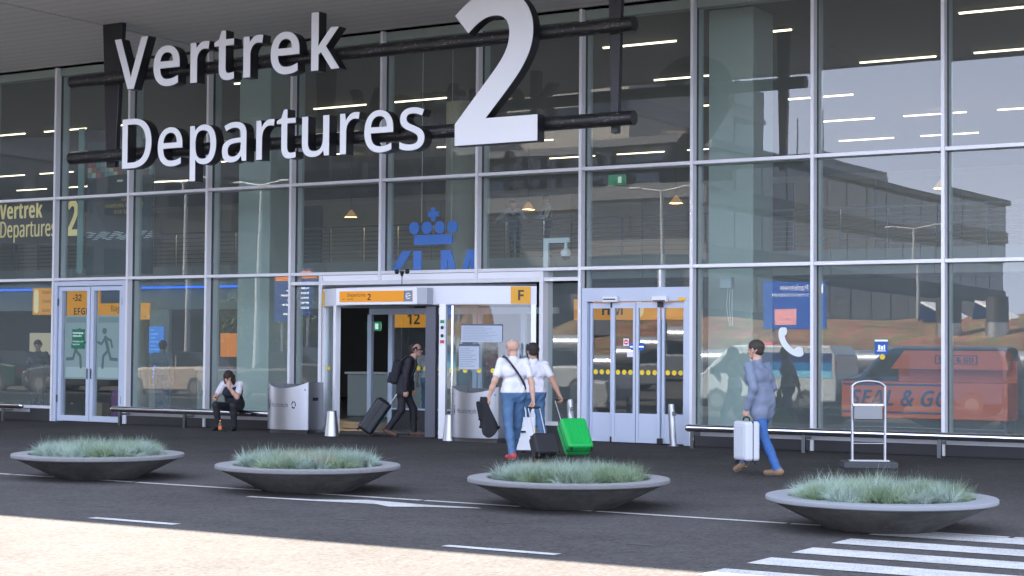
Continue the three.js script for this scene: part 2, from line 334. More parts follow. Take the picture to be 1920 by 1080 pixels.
{ // revolving door drum
  const d = thing('revolving_door', 'wide revolving door drum with white header, yellow F plate and dark opening', 'door', [-19.08, 0, 0]);
  const R = 4.35, zc = -3.42, half = Math.asin(2.46 / R);     // shallow arc bulging 0.9 m out of the front
  const P = (a, r = R) => [r * Math.sin(a), zc + r * Math.cos(a)];
  const arc = (name, mat, a0, a1, y0, y1, t, uvScale) => {
    const s = new THREE.Shape(), n = 24;
    for (let k = 0; k <= n; k++) { const [x, z] = P(a0 + (a1 - a0) * k / n); k ? s.lineTo(x, -z) : s.moveTo(x, -z); }
    for (let k = n; k >= 0; k--) { const [x, z] = P(a0 + (a1 - a0) * k / n, R - t); s.lineTo(x, -z); }
    const g = new THREE.ExtrudeGeometry(s, { depth: y1 - y0, bevelEnabled: false, curveSegments: 24 }); g.rotateX(-Math.PI / 2); g.translate(0, y0, 0);
    return part(d, name, g, mat);
  };
  const aL = -half, aR = half, a1 = Math.asin((-20.98 + 19.08) / R), a2 = Math.asin((-18.22 + 19.08) / R);
  arc('header', std([0.6, 0.62, 0.67], 0.4, 0.2), aL, aR, 2.46, 2.79, 0.12);
  { // lid over the drum
    const s = new THREE.Shape(); s.moveTo(...((p) => [p[0], -p[1]])(P(aL)));
    for (let k = 1; k <= 24; k++) { const [x, z] = P(aL + (aR - aL) * k / 24); s.lineTo(x, -z); }
    const g = new THREE.ExtrudeGeometry(s, { depth: 0.03, bevelEnabled: false }); g.rotateX(-Math.PI / 2); part(d, 'lid', g, M.aluDark, [0, 2.8, 0]);
    const g2 = new THREE.ExtrudeGeometry(s, { depth: 0.02, bevelEnabled: false }); g2.rotateX(-Math.PI / 2); part(d, 'drum_ceiling', g2, std([0.3, 0.31, 0.32], 0.5), [0, 2.44, 0]);
  }
  const curved = (a0, a1b) => {
    const n = 12, pos = [], idx = [], uv = [];
    for (let k = 0; k <= n; k++) { const [x, z] = P(a0 + (a1b - a0) * k / n, R - 0.04); pos.push(x, 0.12, z, x, 2.44, z); uv.push(k / n * 2, 0, k / n * 2, 2.3); if (k) { const b = k * 2; idx.push(b - 2, b, b - 1, b - 1, b, b + 1); } }
    const g = new THREE.BufferGeometry(); g.setAttribute('position', new THREE.Float32BufferAttribute(pos, 3)); g.setAttribute('uv', new THREE.Float32BufferAttribute(uv, 2)); g.setIndex(idx); g.computeVertexNormals(); return g;
  };
  part(d, 'curved_glass', curved(aL, a1), M.doorGlass); part(d, 'curved_glass', curved(a2, aR), M.doorGlass);
  arc('base_rail', M.alu, aL, a1, 0, 0.12, 0.08); arc('base_rail', M.alu, a2, aR, 0, 0.12, 0.08);
  const post = (a, m, w = 0.09) => { const [x, z] = P(a, R - 0.05); return part(d, 'post', box(w, 2.46, 0.1), m, [x, 1.23, z], [0, a, 0]); };
  post(aL + 0.012, M.alu); post(aR - 0.012, M.alu); post(a1, M.alu, 0.12); const ctl = post(a2, M.alu, 0.13);
  part(ctl, 'control_plate', box(0.1, 0.46, 0.01), printed(40, 180, (c, w, h) => { c.fillStyle = '#d9dade'; c.fillRect(0, 0, w, h); c.fillStyle = '#1e8a55'; c.fillRect(4, 6, 32, 22); c.fillStyle = '#c03040'; c.fillRect(4, 150, 32, 22); c.fillStyle = '#23272c'; c.beginPath(); c.arc(20, 60, 13, 0, 7); c.fill(); c.beginPath(); c.arc(20, 118, 13, 0, 7); c.fill(); }), [0, 0.72, 0.056]);
  { const [x, z] = P(a2 - 0.06, R - 0.1); part(d, 'dark_jamb', box(0.2, 2.4, 0.12), std([0.08, 0.085, 0.11], 0.4), [x, 1.22, z], [0, a2, 0]); }
  for (const a of [0.24, 0.3, 0.36, 0.42, 0.48]) { const [x, z] = P(a, R - 0.03); part(d, 'dot', dotGeo, dotMat, [x, 1.25, z], [0, a, 0]); }
  for (const a of [-0.55, -0.52]) { const [x, z] = P(a, R - 0.03); part(d, 'dot', dotGeo, dotMat, [x, 1.25, z], [0, a, 0]); }
  { const a = 0.535, [x, z] = P(a, R + 0.008); const p = part(d, 'letter_plate', box(0.36, 0.31, 0.012), printed(144, 124, (c, w, h) => { c.fillStyle = '#e0a11c'; c.fillRect(0, 0, w, h); c.fillStyle = '#3a2a10'; c.font = 'bold 104px sans-serif'; c.textAlign = 'center'; c.fillText('F', 72, 100); }), [x, 2.625, z], [0, a, 0]); p.userData.label = 'yellow plate with the letter F'; }
  { const [x, z] = P(aL + 0.02, R + 0.01); part(d, 'side_plate', box(0.1, 0.3, 0.012), M.yellow, [x, 2.6, z], [0, aL, 0]); }
  // inner automatic door behind the drum
  const inner = new THREE.Group(); inner.name = 'inner_door'; d.add(inner); inner.position.set(0, 0, -1.2);
  span(inner, 'frame', M.frameBlue, -2.3, 2.1, 2.32, 2.44, -0.05, 0.05);
  for (const x of [-2.3, -1.78, 0.25, 0.37, 1.35]) span(inner, 'stile', M.frameBlue, x - 0.05, x + 0.05, 0.02, 2.318, -0.04, 0.04);
  for (const [a, b] of [[-1.73, 0.2], [0.42, 1.3]]) { span(inner, 'kick_panel', M.plinth, a, b, 0.03, 0.42, -0.03, 0.03); span(inner, 'rail', M.frameBlue, a, b, 0.422, 0.45, -0.035, 0.035); glassPane(inner, 'pane', b - a, 1.86, M.doorGlass, (a + b) / 2, 1.385, 0); }
  for (let k = 0; k < 9; k++) part(inner, 'dot', dotGeo, dotMat, [-1.1 + k * 0.16, 1.25, 0.01]);
  span(d, 'threshold', std([0.06, 0.06, 0.065], 0.6), -2.4, 2.4, 0.004, 0.012, -2.0, 0.7);
}
{ // lit sign box over the opening
  const s = thing('door_sign', 'orange Departures 2 sign in a white box on the revolving door header', 'sign', [-19.55, 2.605, 1.0]);
  part(s, 'housing', rbox(1.86, 0.31, 0.2, 0.01), M.white);
  part(s, 'face', box(1.68, 0.2, 0.012), printed(1024, 122, (c, w, h) => {
    c.fillStyle = '#ee9a1c'; c.fillRect(0, 0, 910, h); c.fillStyle = '#7d8591'; c.fillRect(915, 0, 109, h); c.strokeStyle = '#fff'; c.lineWidth = 7; c.beginPath(); c.arc(968, 61, 30, 0.6, 5.4); c.stroke(); c.beginPath(); c.moveTo(945, 66); c.lineTo(1005, 52); c.stroke();
    c.fillStyle = '#2b2110'; c.font = '52px sans-serif'; c.fillText('Departures', 110, 62); c.font = 'bold 100px sans-serif'; c.fillText('2', 395, 104); c.font = '26px sans-serif'; c.fillText('Vertrek', 112, 100); c.font = 'bold 40px sans-serif'; c.fillText('→', 48, 62); c.fillRect(44, 92, 30, 6);
  }), [0, 0, 0.104]);
  span(s, 'side_cover', std([0.4, 0.43, 0.47], 0.5), 0.932, 1.14, -0.15, 0.15, -0.12, 0.07);
  const c = thing('wind_sensor', 'small black twin-cup sensor on a rod above the door sign', 'sensor', [-19.3, 2.79, 0.62]);
  part(c, 'rod', tube([0, 0, 0], [0, 0.22, 0], 0.012, 8), M.steelDark); part(c, 'body', cyl(0.045, 0.02, 0.1, 12), M.black, [0, 0.25, 0]);
  for (const q of [-1, 1]) { part(c, 'cup', new THREE.SphereGeometry(0.045, 12, 8), M.black, [q * 0.12, 0.29, 0]); part(c, 'arm', tube([0, 0.28, 0], [q * 0.12, 0.29, 0], 0.008, 6), M.black); }
}
{ // notices on the curved glass
  for (const [x, y, w, h, l] of [[-17.5, 1.93, 0.76, 0.33, 'wide grey notice sheet stuck on the curved door glass'], [-17.72, 1.5, 0.38, 0.46, 'upright pale notice sheet under the wide one on the door glass'], [-16.98, 1.5, 0.24, 0.46, 'narrow pale notice sheet near the end of the curved glass']]) {
    const a = Math.asin((x + 19.08) / 4.35);
    const p = part(scene, 'notice_sheet', box(w, h, 0.004), printed(256, 160, (c, W, H) => { c.fillStyle = '#aab4c2'; c.fillRect(0, 0, W, H); c.fillStyle = '#4c5460'; c.fillRect(0, 0, W, 14); c.fillStyle = '#c03040'; c.fillRect(6, 3, 10, 8); c.fillStyle = '#8792a2'; for (let k = 0; k < 9; k++) c.fillRect(10, 26 + k * 14, (k * 53) % 90 + 130, 5); }), [-19.08 + 4.345 * Math.sin(a), y, -3.42 + 4.345 * Math.cos(a)], [0, a, 0]);
    tag(p, l, 'notice');
  }
}
// ================================================================ hanging sign
{
  const s = thing('departures_sign', 'huge hanging sign of white letters reading Vertrek Departures 2 on black pipes', 'sign');
  const faceMat = std([0.68, 0.69, 0.7], 0.35), scuff = fbm(256, [[20, 1], [60, 1], [120, 1]], 5);
  const pipeMat = new THREE.MeshStandardMaterial({ map: colourTexture(256, (i, j, k) => { const b = scuff[k] > 0.68 && grime[k] > 0.5 ? 0.35 : 0.014; return [b, b, b]; }, 1), roughness: 0.4 });
  for (const y of [6.72, 5.25]) {
    const g = new THREE.CylinderGeometry(0.115, 0.115, 12.25, 24, 1); g.rotateZ(Math.PI / 2);
    const p = part(s, 'pipe', g, pipeMat, [-19.06, y, 3.35]); pipeMat.map.repeat.set(3, 8);
    for (const q of [-1, 1]) part(p, 'end_cap', cyl(0.117, 0.117, 0.012, 24), M.black, [q * 6.13, 0, 0], [0, 0, Math.PI / 2]);
  }
  for (const [x, w] of [[-24.22, 0.25], [-13.32, 0.12]]) {   // tapering hangers from the soffit
    const sh = new THREE.Shape(); sh.moveTo(-w, 7.78); sh.lineTo(w, 7.78); sh.lineTo(w * 0.42, 5.05); sh.lineTo(-w * 0.42, 5.05);
    const g = new THREE.ExtrudeGeometry(sh, { depth: 0.1, bevelEnabled: true, bevelSize: 0.006, bevelThickness: 0.006, bevelSegments: 1 });
    part(s, 'hanger', g, M.black, [x, 0, 3.17]);
  }
  const line = (font, text, x0, x1, base, size, fat, wide) => {
    const L = letters(font, text, size), gap = text.length > 1 ? (x1 - x0 - (L.width - size * 0.1) * wide) / (text.length - 1) : 0;
    L.list.forEach(({ shapes, x }, n) => {
      const g = new THREE.ExtrudeGeometry(shapes, { depth: 0.2, bevelEnabled: true, bevelSize: fat, bevelThickness: 0.004, bevelSegments: 1, curveSegments: 8 });
      const f = new THREE.ExtrudeGeometry(shapes, { depth: 0.004, bevelEnabled: true, bevelSize: fat - 0.006, bevelThickness: 0.001, bevelSegments: 1, curveSegments: 8 });
      g.scale(wide, 1, 1); f.scale(wide, 1, 1);
      const m = part(s, 'letter', g, M.black, [x0 + (x - size * 0.05) * wide + n * gap, base, 3.47]); part(m, 'face', f, faceMat, [0, 0, 0.2055]);
    });
  };
  line(fontReg, 'Vertrek', -23.68, -18.52, 6.43, 0.93, 0.021, 1.1);
  line(fontReg, 'Departures', -23.6, -16.66, 4.94, 0.92, 0.009, 1.08);
  line(fontReg, '2', -16.02, -14.4, 5.03, 2.3, 0.085, 1.0);
}
// ================================================================ bins, bollards, luggage-trolley stand
function brushed(draw) {
  return new THREE.MeshStandardMaterial({ metalness: 0.85, roughness: 0.34, map: canvasTexture(1024, 512, (c, w, h) => {
    c.fillStyle = '#a4a6ab'; c.fillRect(0, 0, w, h); for (let k = 0; k < 900; k++) { const v = 145 + (k * 37 % 50); c.fillStyle = `rgba(${v},${v},${v + 4},0.25)`; c.fillRect(0, (k * 131) % h, w, 1); } if (draw) draw(c, w, h);
  }) });
}
function bin(label, x, z) {
  const t = thing('recycling_bin', label, 'bin', [x, 0, z], 0, 'steel bins before the doors');
  const R = 0.78, A = 0.68, n = 28, top = (u) => 0.985 - 0.115 * (1 - u * u);
  const pos = [], uv = [], idx = [];
  for (let k = 0; k <= n; k++) {
    const u = k / n * 2 - 1, a = u * A, X = R * Math.sin(a), Zz = R * Math.cos(a) - R * Math.cos(A) + 0.1;
    pos.push(X, 0.08, Zz, X, top(u), Zz, X, top(u), Zz - 0.025, X, 0.08, Zz - 0.025); const U = k / n; uv.push(U, 0, U, top(u), U, top(u), U, 0);
    if (k) { const b = k * 4, p = b - 4; for (let q = 0; q < 4; q++) { const r = (q + 1) % 4; idx.push(p + q, b + q, p + r, p + r, b + q, b + r); } }
  }
  const g = new THREE.BufferGeometry(); g.setAttribute('position', new THREE.Float32BufferAttribute(pos, 3)); g.setAttribute('uv', new THREE.Float32BufferAttribute(uv, 2)); g.setIndex(idx.map((v, i, a) => i % 3 === 1 ? a[i + 1] : i % 3 === 2 ? a[i - 1] : v));
  const g2 = g.toNonIndexed(); g2.computeVertexNormals();
  part(t, 'front_panel', g2, brushed((c, w, h) => {
    c.fillStyle = '#1c1e22'; c.font = '62px sans-serif'; c.fillText('Help us to recycle', 210, 268, 440);
    c.font = '40px sans-serif'; c.beginPath(); c.arc(140, 205, 13, 0, 7); c.fill(); c.fillRect(130, 222, 22, 52); c.fillRect(114, 240, 16, 50); // figure with bin
    c.lineWidth = 15; c.strokeStyle = '#1c1e22'; for (let k = 0; k < 3; k++) { const a0 = k * 2.094 - 1.2; c.beginPath(); c.arc(760, 245, 34, a0, a0 + 1.45); c.stroke(); const e = a0 + 1.75; c.beginPath(); c.moveTo(760 + 52 * Math.cos(e - 0.35), 245 + 52 * Math.sin(e - 0.35)); c.lineTo(760 + 34 * Math.cos(e), 245 + 34 * Math.sin(e)); c.lineTo(760 + 16 * Math.cos(e - 0.35), 245 + 16 * Math.sin(e - 0.35)); c.fill(); }
  }));
  const hw = R * Math.sin(A);
  for (const s of [-1, 1]) part(t, 'side_panel', box(0.02, 0.9, 0.46), brushed(), [s * (hw - 0.012), 0.53, -0.15]);
  part(t, 'back_panel', box(hw * 2 - 0.05, 0.86, 0.02), M.steelDark, [0, 0.51, -0.37]);
  part(t, 'inner_lid', box(hw * 2 - 0.06, 0.02, 0.5), std([0.12, 0.12, 0.13], 0.4, 0.8), [0, 0.84, -0.11]);
  part(t, 'slot', box(0.012, 0.06, 0.16), M.black, [hw, 0.66, -0.13]);
  part(t, 'base', box(hw * 2 - 0.08, 0.08, 0.44), M.steelDark, [0, 0.04, -0.15]);
}
bin('stainless recycling bin standing beside the seated woman', -21.62, 1.0);
bin('stainless recycling bin behind the two men in white shirts', -17.1, 1.35);
function bollard(x, z, pole, label) {
  const t = thing('steel_bollard', label, 'bollard', [x, 0, z], 0, 'cone bollards at the revolving door');
  part(t, 'cone', cyl(0.085, 0.135, 0.46, 24), M.steel, [0, 0.23, 0]); part(t, 'cap', cyl(0.08, 0.085, 0.012, 24), M.steelDark, [0, 0.466, 0]);
  if (pole) part(t, 'pole', cyl(0.022, 0.022, 1.95, 12), M.chrome, [0.03, 1.44, 0]);
}
bollard(-20.35, 1.35, false, 'plain cone-shaped steel bollard left of the door opening');
bollard(-17.72, 1.3, true, 'cone-shaped steel bollard carrying a tall thin pole');
for (const [x, z, h, l] of [[-15.32, 1.1, 0.78, 'leaning steel guard post behind the green suitcase'], [-13.72, 0.4, 0.72, 'leaning steel guard post at the end of the sliding door']]) {
  const t = thing('guard_post', l, 'post', [x, 0, z]);
  part(t, 'tube', tube([0, 0, 0], [-0.05, h, 0], 0.062, 16, 0.055), M.steel); part(t, 'foot_plate', cyl(0.1, 0.1, 0.012, 20), M.steelDark, [0, 0.008, 0]); part(t, 'lock', box(0.05, 0.07, 0.04), M.steelDark, [0.04, h - 0.16, 0.05]);
}
{
  const t = thing('trolley_stand', 'steel stand with arched top and small tray on a dark base', 'stand', [-9.05, 0, 3.5], 0.5);
  part(t, 'base', rbox(0.76, 0.09, 0.5, 0.015), std([0.05, 0.055, 0.06], 0.7), [0, 0.045, 0]);
  part(t, 'base_plate', box(0.56, 0.015, 0.2), M.steel, [0, 0.1, 0]);
  for (const s of [-1, 1]) part(t, 'upright', tube([s * 0.23, 0.1, 0], [s * 0.23, 1.16, 0], 0.02, 14), M.steel);
  part(t, 'arch', path([[-0.23, 1.15, 0], [-0.17, 1.2, 0], [0, 1.225, 0], [0.17, 1.2, 0], [0.23, 1.15, 0]], 0.021, 20), M.steel);
  part(t, 'cross_bar', tube([-0.23, 0.34, 0], [0.23, 0.34, 0], 0.009, 8), M.steel);
  part(t, 'tray', rbox(0.4, 0.2, 0.16, 0.01), M.steelDark, [-0.02, 0.78, 0.02]); part(t, 'tray_lip', box(0.43, 0.03, 0.2), M.chrome, [-0.02, 0.89, 0.02]);
}
// ================================================================ planters
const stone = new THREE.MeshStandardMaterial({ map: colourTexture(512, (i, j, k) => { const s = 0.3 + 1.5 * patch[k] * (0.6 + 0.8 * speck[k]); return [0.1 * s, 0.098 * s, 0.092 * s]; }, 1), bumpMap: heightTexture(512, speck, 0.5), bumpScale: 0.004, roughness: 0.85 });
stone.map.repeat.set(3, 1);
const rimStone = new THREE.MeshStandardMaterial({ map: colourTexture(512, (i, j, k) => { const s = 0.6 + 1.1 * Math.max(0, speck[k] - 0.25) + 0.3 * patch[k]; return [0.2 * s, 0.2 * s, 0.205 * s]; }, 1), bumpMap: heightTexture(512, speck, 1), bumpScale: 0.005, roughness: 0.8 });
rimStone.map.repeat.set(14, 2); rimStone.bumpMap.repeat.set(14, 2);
const soilMat = std([0.035, 0.025, 0.018], 1);
function tuft(seed) {     // one clump of fine arching blades
  const pos = [], nor = [], idx = []; let s = seed; const q = () => { s = (s * 1664525 + 1013904223) >>> 0; return s / 4294967296; };
  for (let b = 0; b < 32; b++) {
    const a = q() * 6.283, lean = 0.35 + q() * 0.95, len = 0.12 + q() * 0.13, w = 0.0022 + q() * 0.0016, bx = (q() - 0.5) * 0.05, bz = (q() - 0.5) * 0.05;
    const dx = Math.cos(a), dz = Math.sin(a), base = pos.length / 3;
    for (let k = 0; k <= 3; k++) {
      const t = k / 3, out = lean * len * t * (0.35 + 0.65 * t), up = len * t * (1 - 0.28 * lean * t), ww = w * (1 - t * 0.92);
      pos.push(bx + dx * out - dz * ww, up, bz + dz * out + dx * ww, bx + dx * out + dz * ww, up, bz + dz * out - dx * ww);
      nor.push(-dx * 0.6, 0.8, -dz * 0.6, -dx * 0.6, 0.8, -dz * 0.6);
      if (k) { const i = base + k * 2; idx.push(i - 2, i - 1, i, i, i - 1, i + 1); }
    }
  }
  const g = new THREE.BufferGeometry(); g.setAttribute('position', new THREE.Float32BufferAttribute(pos, 3)); g.setIndex(idx); g.computeVertexNormals(); return g;
}
const tufts = [tuft(3), tuft(19), tuft(57)], bladeMat = new THREE.MeshPhysicalMaterial({ color: 0xffffff, roughness: 0.7, transmission: 0.25, thickness: 0, side: THREE.DoubleSide });
function planter(x, z, label, speckled) {
  const t = thing('concrete_planter', label, 'planter', [x, 0, z], rnd() * 6, 'bowl planters with blue fescue along the road edge');
  const prof = [[0.0, 0.0], [0.5, 0.0], [0.52, 0.012], [0.98, 0.235], [1.0, 0.25]].map((p) => new THREE.Vector2(...p));
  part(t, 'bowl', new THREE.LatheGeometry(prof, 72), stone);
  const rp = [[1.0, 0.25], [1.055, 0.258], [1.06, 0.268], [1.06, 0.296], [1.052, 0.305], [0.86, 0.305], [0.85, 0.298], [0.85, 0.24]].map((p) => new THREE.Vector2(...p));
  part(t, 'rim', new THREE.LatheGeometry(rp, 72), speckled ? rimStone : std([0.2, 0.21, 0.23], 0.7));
  const sg = new THREE.CircleGeometry(0.852, 48); sg.rotateX(-Math.PI / 2); part(t, 'soil', sg, soilMat, [0, 0.28, 0]);
  // clumps: a few dozen plants, each of many tufts, dome-shaped
  const clumps = []; for (let k = 0; k < 38; k++) { const r = Math.sqrt((k + 0.5) / 38) * 0.7, a = k * 2.39996 + rnd() * 0.4; clumps.push([r * Math.cos(a), r * Math.sin(a), 0.7 + rnd() * 0.75, rnd()]); }
  const dummy = new THREE.Object3D(), col = new THREE.Color(), per = [[], [], []];
  clumps.forEach(([cx, cz, sz, tone], ci) => {
    for (let k = 0; k < 30; k++) {
      const rr = Math.sqrt(rnd()) * 0.135 * sz, a = rnd() * 6.283, px = cx + rr * Math.cos(a), pz = cz + rr * Math.sin(a);
      if (Math.hypot(px, pz) > 0.76) continue;
      const lean = rr / 0.13 * 0.75; dummy.position.set(px, 0.275, pz); dummy.rotation.set(Math.sin(a) * lean, rnd() * 6.28, -Math.cos(a) * lean);
      const sc = (0.55 + rnd() * 0.35) * (0.75 + 0.3 * sz); dummy.scale.set(sc, sc, sc); dummy.updateMatrix();
      const y = rnd(); if (tone < 0.62) col.setRGB((0.27 + y * 0.13) * (0.7 + tone * 0.6), (0.36 + y * 0.14) * (0.7 + tone * 0.6), (0.3 + y * 0.13) * (0.7 + tone * 0.6)); else if (tone < 0.965) col.setRGB(0.15 + y * 0.1, 0.23 + y * 0.1, 0.12 + y * 0.08); else col.setRGB(0.32 + y * 0.1, 0.26, 0.13);
      per[(ci + k) % 3].push([dummy.matrix.clone(), col.clone()]);
    }
  });
  per.forEach((list, v) => {
    const im = new THREE.InstancedMesh(tufts[v], bladeMat, list.length); im.name = 'fescue_grass'; im.userData.kind = 'stuff'; im.castShadow = im.receiveShadow = true;
    list.forEach(([m, c], i) => { im.setMatrixAt(i, m); im.setColorAt(i, c); }); t.add(im);
  });
}
planter(-16.12, 11.48, 'round concrete planter of blue fescue in front of the emergency exit', true);
planter(-12.78, 11.48, 'round concrete planter of blue fescue before the seated woman and first bin', true);
planter(-9.33, 11.45, 'round concrete planter of blue fescue hiding the feet of two men in white', true);
planter(-5.82, 11.72, 'round smooth-rimmed concrete planter of blue fescue beside the zebra crossing', false);
// ================================================================ people
// a figure is a set of tapered capsules joined smoothly and meshed; every capsule carries the colour of what it stands for
function netMesh(bones, lo, hi, h, k) {
  const nx = Math.ceil((hi[0] - lo[0]) / h) + 1, ny = Math.ceil((hi[1] - lo[1]) / h) + 1, nz = Math.ceil((hi[2] - lo[2]) / h) + 1;
  const B = bones.map((b) => { const d = [b.b[0] - b.a[0], b.b[1] - b.a[1], b.b[2] - b.a[2]]; return { ...b, d, l2: Math.max(1e-9, d[0] ** 2 + d[1] ** 2 + d[2] ** 2), s: b.s || [1, 1, 1] }; });
  const dist = (b, x, y, z) => {
    const px = x - b.a[0], py = y - b.a[1], pz = z - b.a[2]; let t = (px * b.d[0] + py * b.d[1] + pz * b.d[2]) / b.l2; t = t < 0 ? 0 : t > 1 ? 1 : t;
    const ex = (px - b.d[0] * t) / b.s[0], ey = (py - b.d[1] * t) / b.s[1], ez = (pz - b.d[2] * t) / b.s[2]; return Math.sqrt(ex * ex + ey * ey + ez * ez) - (b.ra + (b.rb - b.ra) * t);
  };
  const sdf = (x, y, z) => { let v = 9; for (const b of B) { const e = dist(b, x, y, z); if (e - v > k) continue; const m = Math.max(k - Math.abs(v - e), 0) / k; v = Math.min(v, e) - m * m * k * 0.25; } return v; };
  const F = new Float32Array(nx * ny * nz).fill(9);
  // only sample near some capsule
  for (const b of B) {
    const R = Math.max(b.ra, b.rb) * Math.max(...b.s) + 3 * h + k;
    const c0 = [0, 1, 2].map((q) => Math.max(0, Math.floor((Math.min(b.a[q], b.b[q]) - R - lo[q]) / h))), c1 = [0, 1, 2].map((q) => Math.min([nx, ny, nz][q] - 1, Math.ceil((Math.max(b.a[q], b.b[q]) + R - lo[q]) / h)));
    for (let z = c0[2]; z <= c1[2]; z++) for (let y = c0[1]; y <= c1[1]; y++) for (let x = c0[0]; x <= c1[0]; x++) { const i = (z * ny + y) * nx + x, e = dist(b, lo[0] + x * h, lo[1] + y * h, lo[2] + z * h), v = F[i]; if (e - v > k) continue; const m = Math.max(k - Math.abs(v - e), 0) / k; F[i] = Math.min(v, e) - m * m * k * 0.25; }
  }
  const id = new Int32Array(nx * ny * nz).fill(-1), pos = [], col = [], nor = [], idx = [];
  const at = (x, y, z) => (z * ny + y) * nx + x;
  for (let z = 0; z < nz - 1; z++) for (let y = 0; y < ny - 1; y++) for (let x = 0; x < nx - 1; x++) {
    let n = 0, sx = 0, sy = 0, sz = 0, mask = 0; const c = [];
    for (let q = 0; q < 8; q++) { c[q] = F[at(x + (q & 1), y + ((q >> 1) & 1), z + (q >> 2))]; if (c[q] < 0) mask |= 1 << q; }
    if (mask === 0 || mask === 255) continue;
    for (const [p, q] of NET_EDGES) if ((c[p] < 0) !== (c[q] < 0)) { const t = c[p] / (c[p] - c[q]); sx += (p & 1) + t * ((q & 1) - (p & 1)); sy += ((p >> 1) & 1) + t * (((q >> 1) & 1) - ((p >> 1) & 1)); sz += (p >> 2) + t * ((q >> 2) - (p >> 2)); n++; }
    const X = lo[0] + (x + sx / n) * h, Y = lo[1] + (y + sy / n) * h, Z = lo[2] + (z + sz / n) * h;
    id[at(x, y, z)] = pos.length / 3; pos.push(X, Y, Z);
    const e = h * 0.5, gx = sdf(X + e, Y, Z) - sdf(X - e, Y, Z), gy = sdf(X, Y + e, Z) - sdf(X, Y - e, Z), gz = sdf(X, Y, Z + e) - sdf(X, Y, Z - e), gl = Math.hypot(gx, gy, gz) || 1; nor.push(gx / gl, gy / gl, gz / gl);
    let best = null, bd = 9; for (const b of B) { const v = dist(b, X, Y, Z); if (v < bd) { bd = v; best = b; } } col.push(...best.c);
    if (best.fold) { // cloth folds and hair strands
      const w = best.fold * (Math.sin(13 * X + 7 * Y + 3 * Math.sin(17 * Z + 9 * Y)) * Math.sin(21 * Y + 5 * Math.sin(11 * X - 8 * Z)) + 0.5 * Math.sin(37 * Y + 29 * X + 4 * Math.sin(23 * Z))), e = pos.length - 3, q = nor.length - 3;
      pos[e] += nor[q] * w; pos[e + 1] += nor[q + 1] * w; pos[e + 2] += nor[q + 2] * w;
    }
  }
  for (let z = 1; z < nz - 1; z++) for (let y = 1; y < ny - 1; y++) for (let x = 1; x < nx - 1; x++) {
    const s0 = F[at(x, y, z)] < 0;
    for (let ax = 0; ax < 3; ax++) {
      const s1 = F[at(x + (ax === 0), y + (ax === 1), z + (ax === 2))] < 0; if (s0 === s1) continue;
      const u = (ax + 1) % 3, v = (ax + 2) % 3, o = (du, dv) => { const p = [x, y, z]; p[u] -= du; p[v] -= dv; return id[at(...p)]; };
      const a = o(1, 1), b = o(0, 1), c = o(0, 0), d = o(1, 0); if (a < 0 || b < 0 || c < 0 || d < 0) continue;
      if (s0) idx.push(a, b, c, a, c, d); else idx.push(a, c, b, a, d, c);
    }
  }
  const g = new THREE.BufferGeometry(); g.setAttribute('position', new THREE.Float32BufferAttribute(pos, 3)); g.setAttribute('normal', new THREE.Float32BufferAttribute(nor, 3)); g.setAttribute('color', new THREE.Float32BufferAttribute(col, 3)); g.setIndex(idx); if (bones.some((b) => b.fold)) g.computeVertexNormals(); return g;
}
const NET_EDGES = [[0, 1], [2, 3], [4, 5], [6, 7], [0, 2], [1, 3], [4, 6], [5, 7], [0, 4], [1, 5], [2, 6], [3, 7]];
const bodyMat = new THREE.MeshStandardMaterial({ vertexColors: true, roughness: 0.75 });
const add3 = (a, b, s = 1) => [a[0] + b[0] * s, a[1] + b[1] * s, a[2] + b[2] * s], sub3 = (a, b) => add3(a, b, -1);
const norm3 = (a) => { const l = Math.hypot(...a) || 1; return a.map((v) => v / l); }, cross3 = (a, b) => [a[1] * b[2] - a[2] * b[1], a[2] * b[0] - a[0] * b[2], a[0] * b[1] - a[1] * b[0]], mix3 = (a, b, t) => a.map((v, i) => v + (b[i] - v) * t);
const bounds = (bs, m) => { const lo = [9, 9, 9], hi = [-9, -9, -9]; for (const b of bs) for (const p of [b.a, b.b]) for (let q = 0; q < 3; q++) { const r = Math.max(b.ra, b.rb) * (b.s ? b.s[q] : 1) + m; lo[q] = Math.min(lo[q], p[q] - r); hi[q] = Math.max(hi[q], p[q] + r); } return [lo, hi]; };
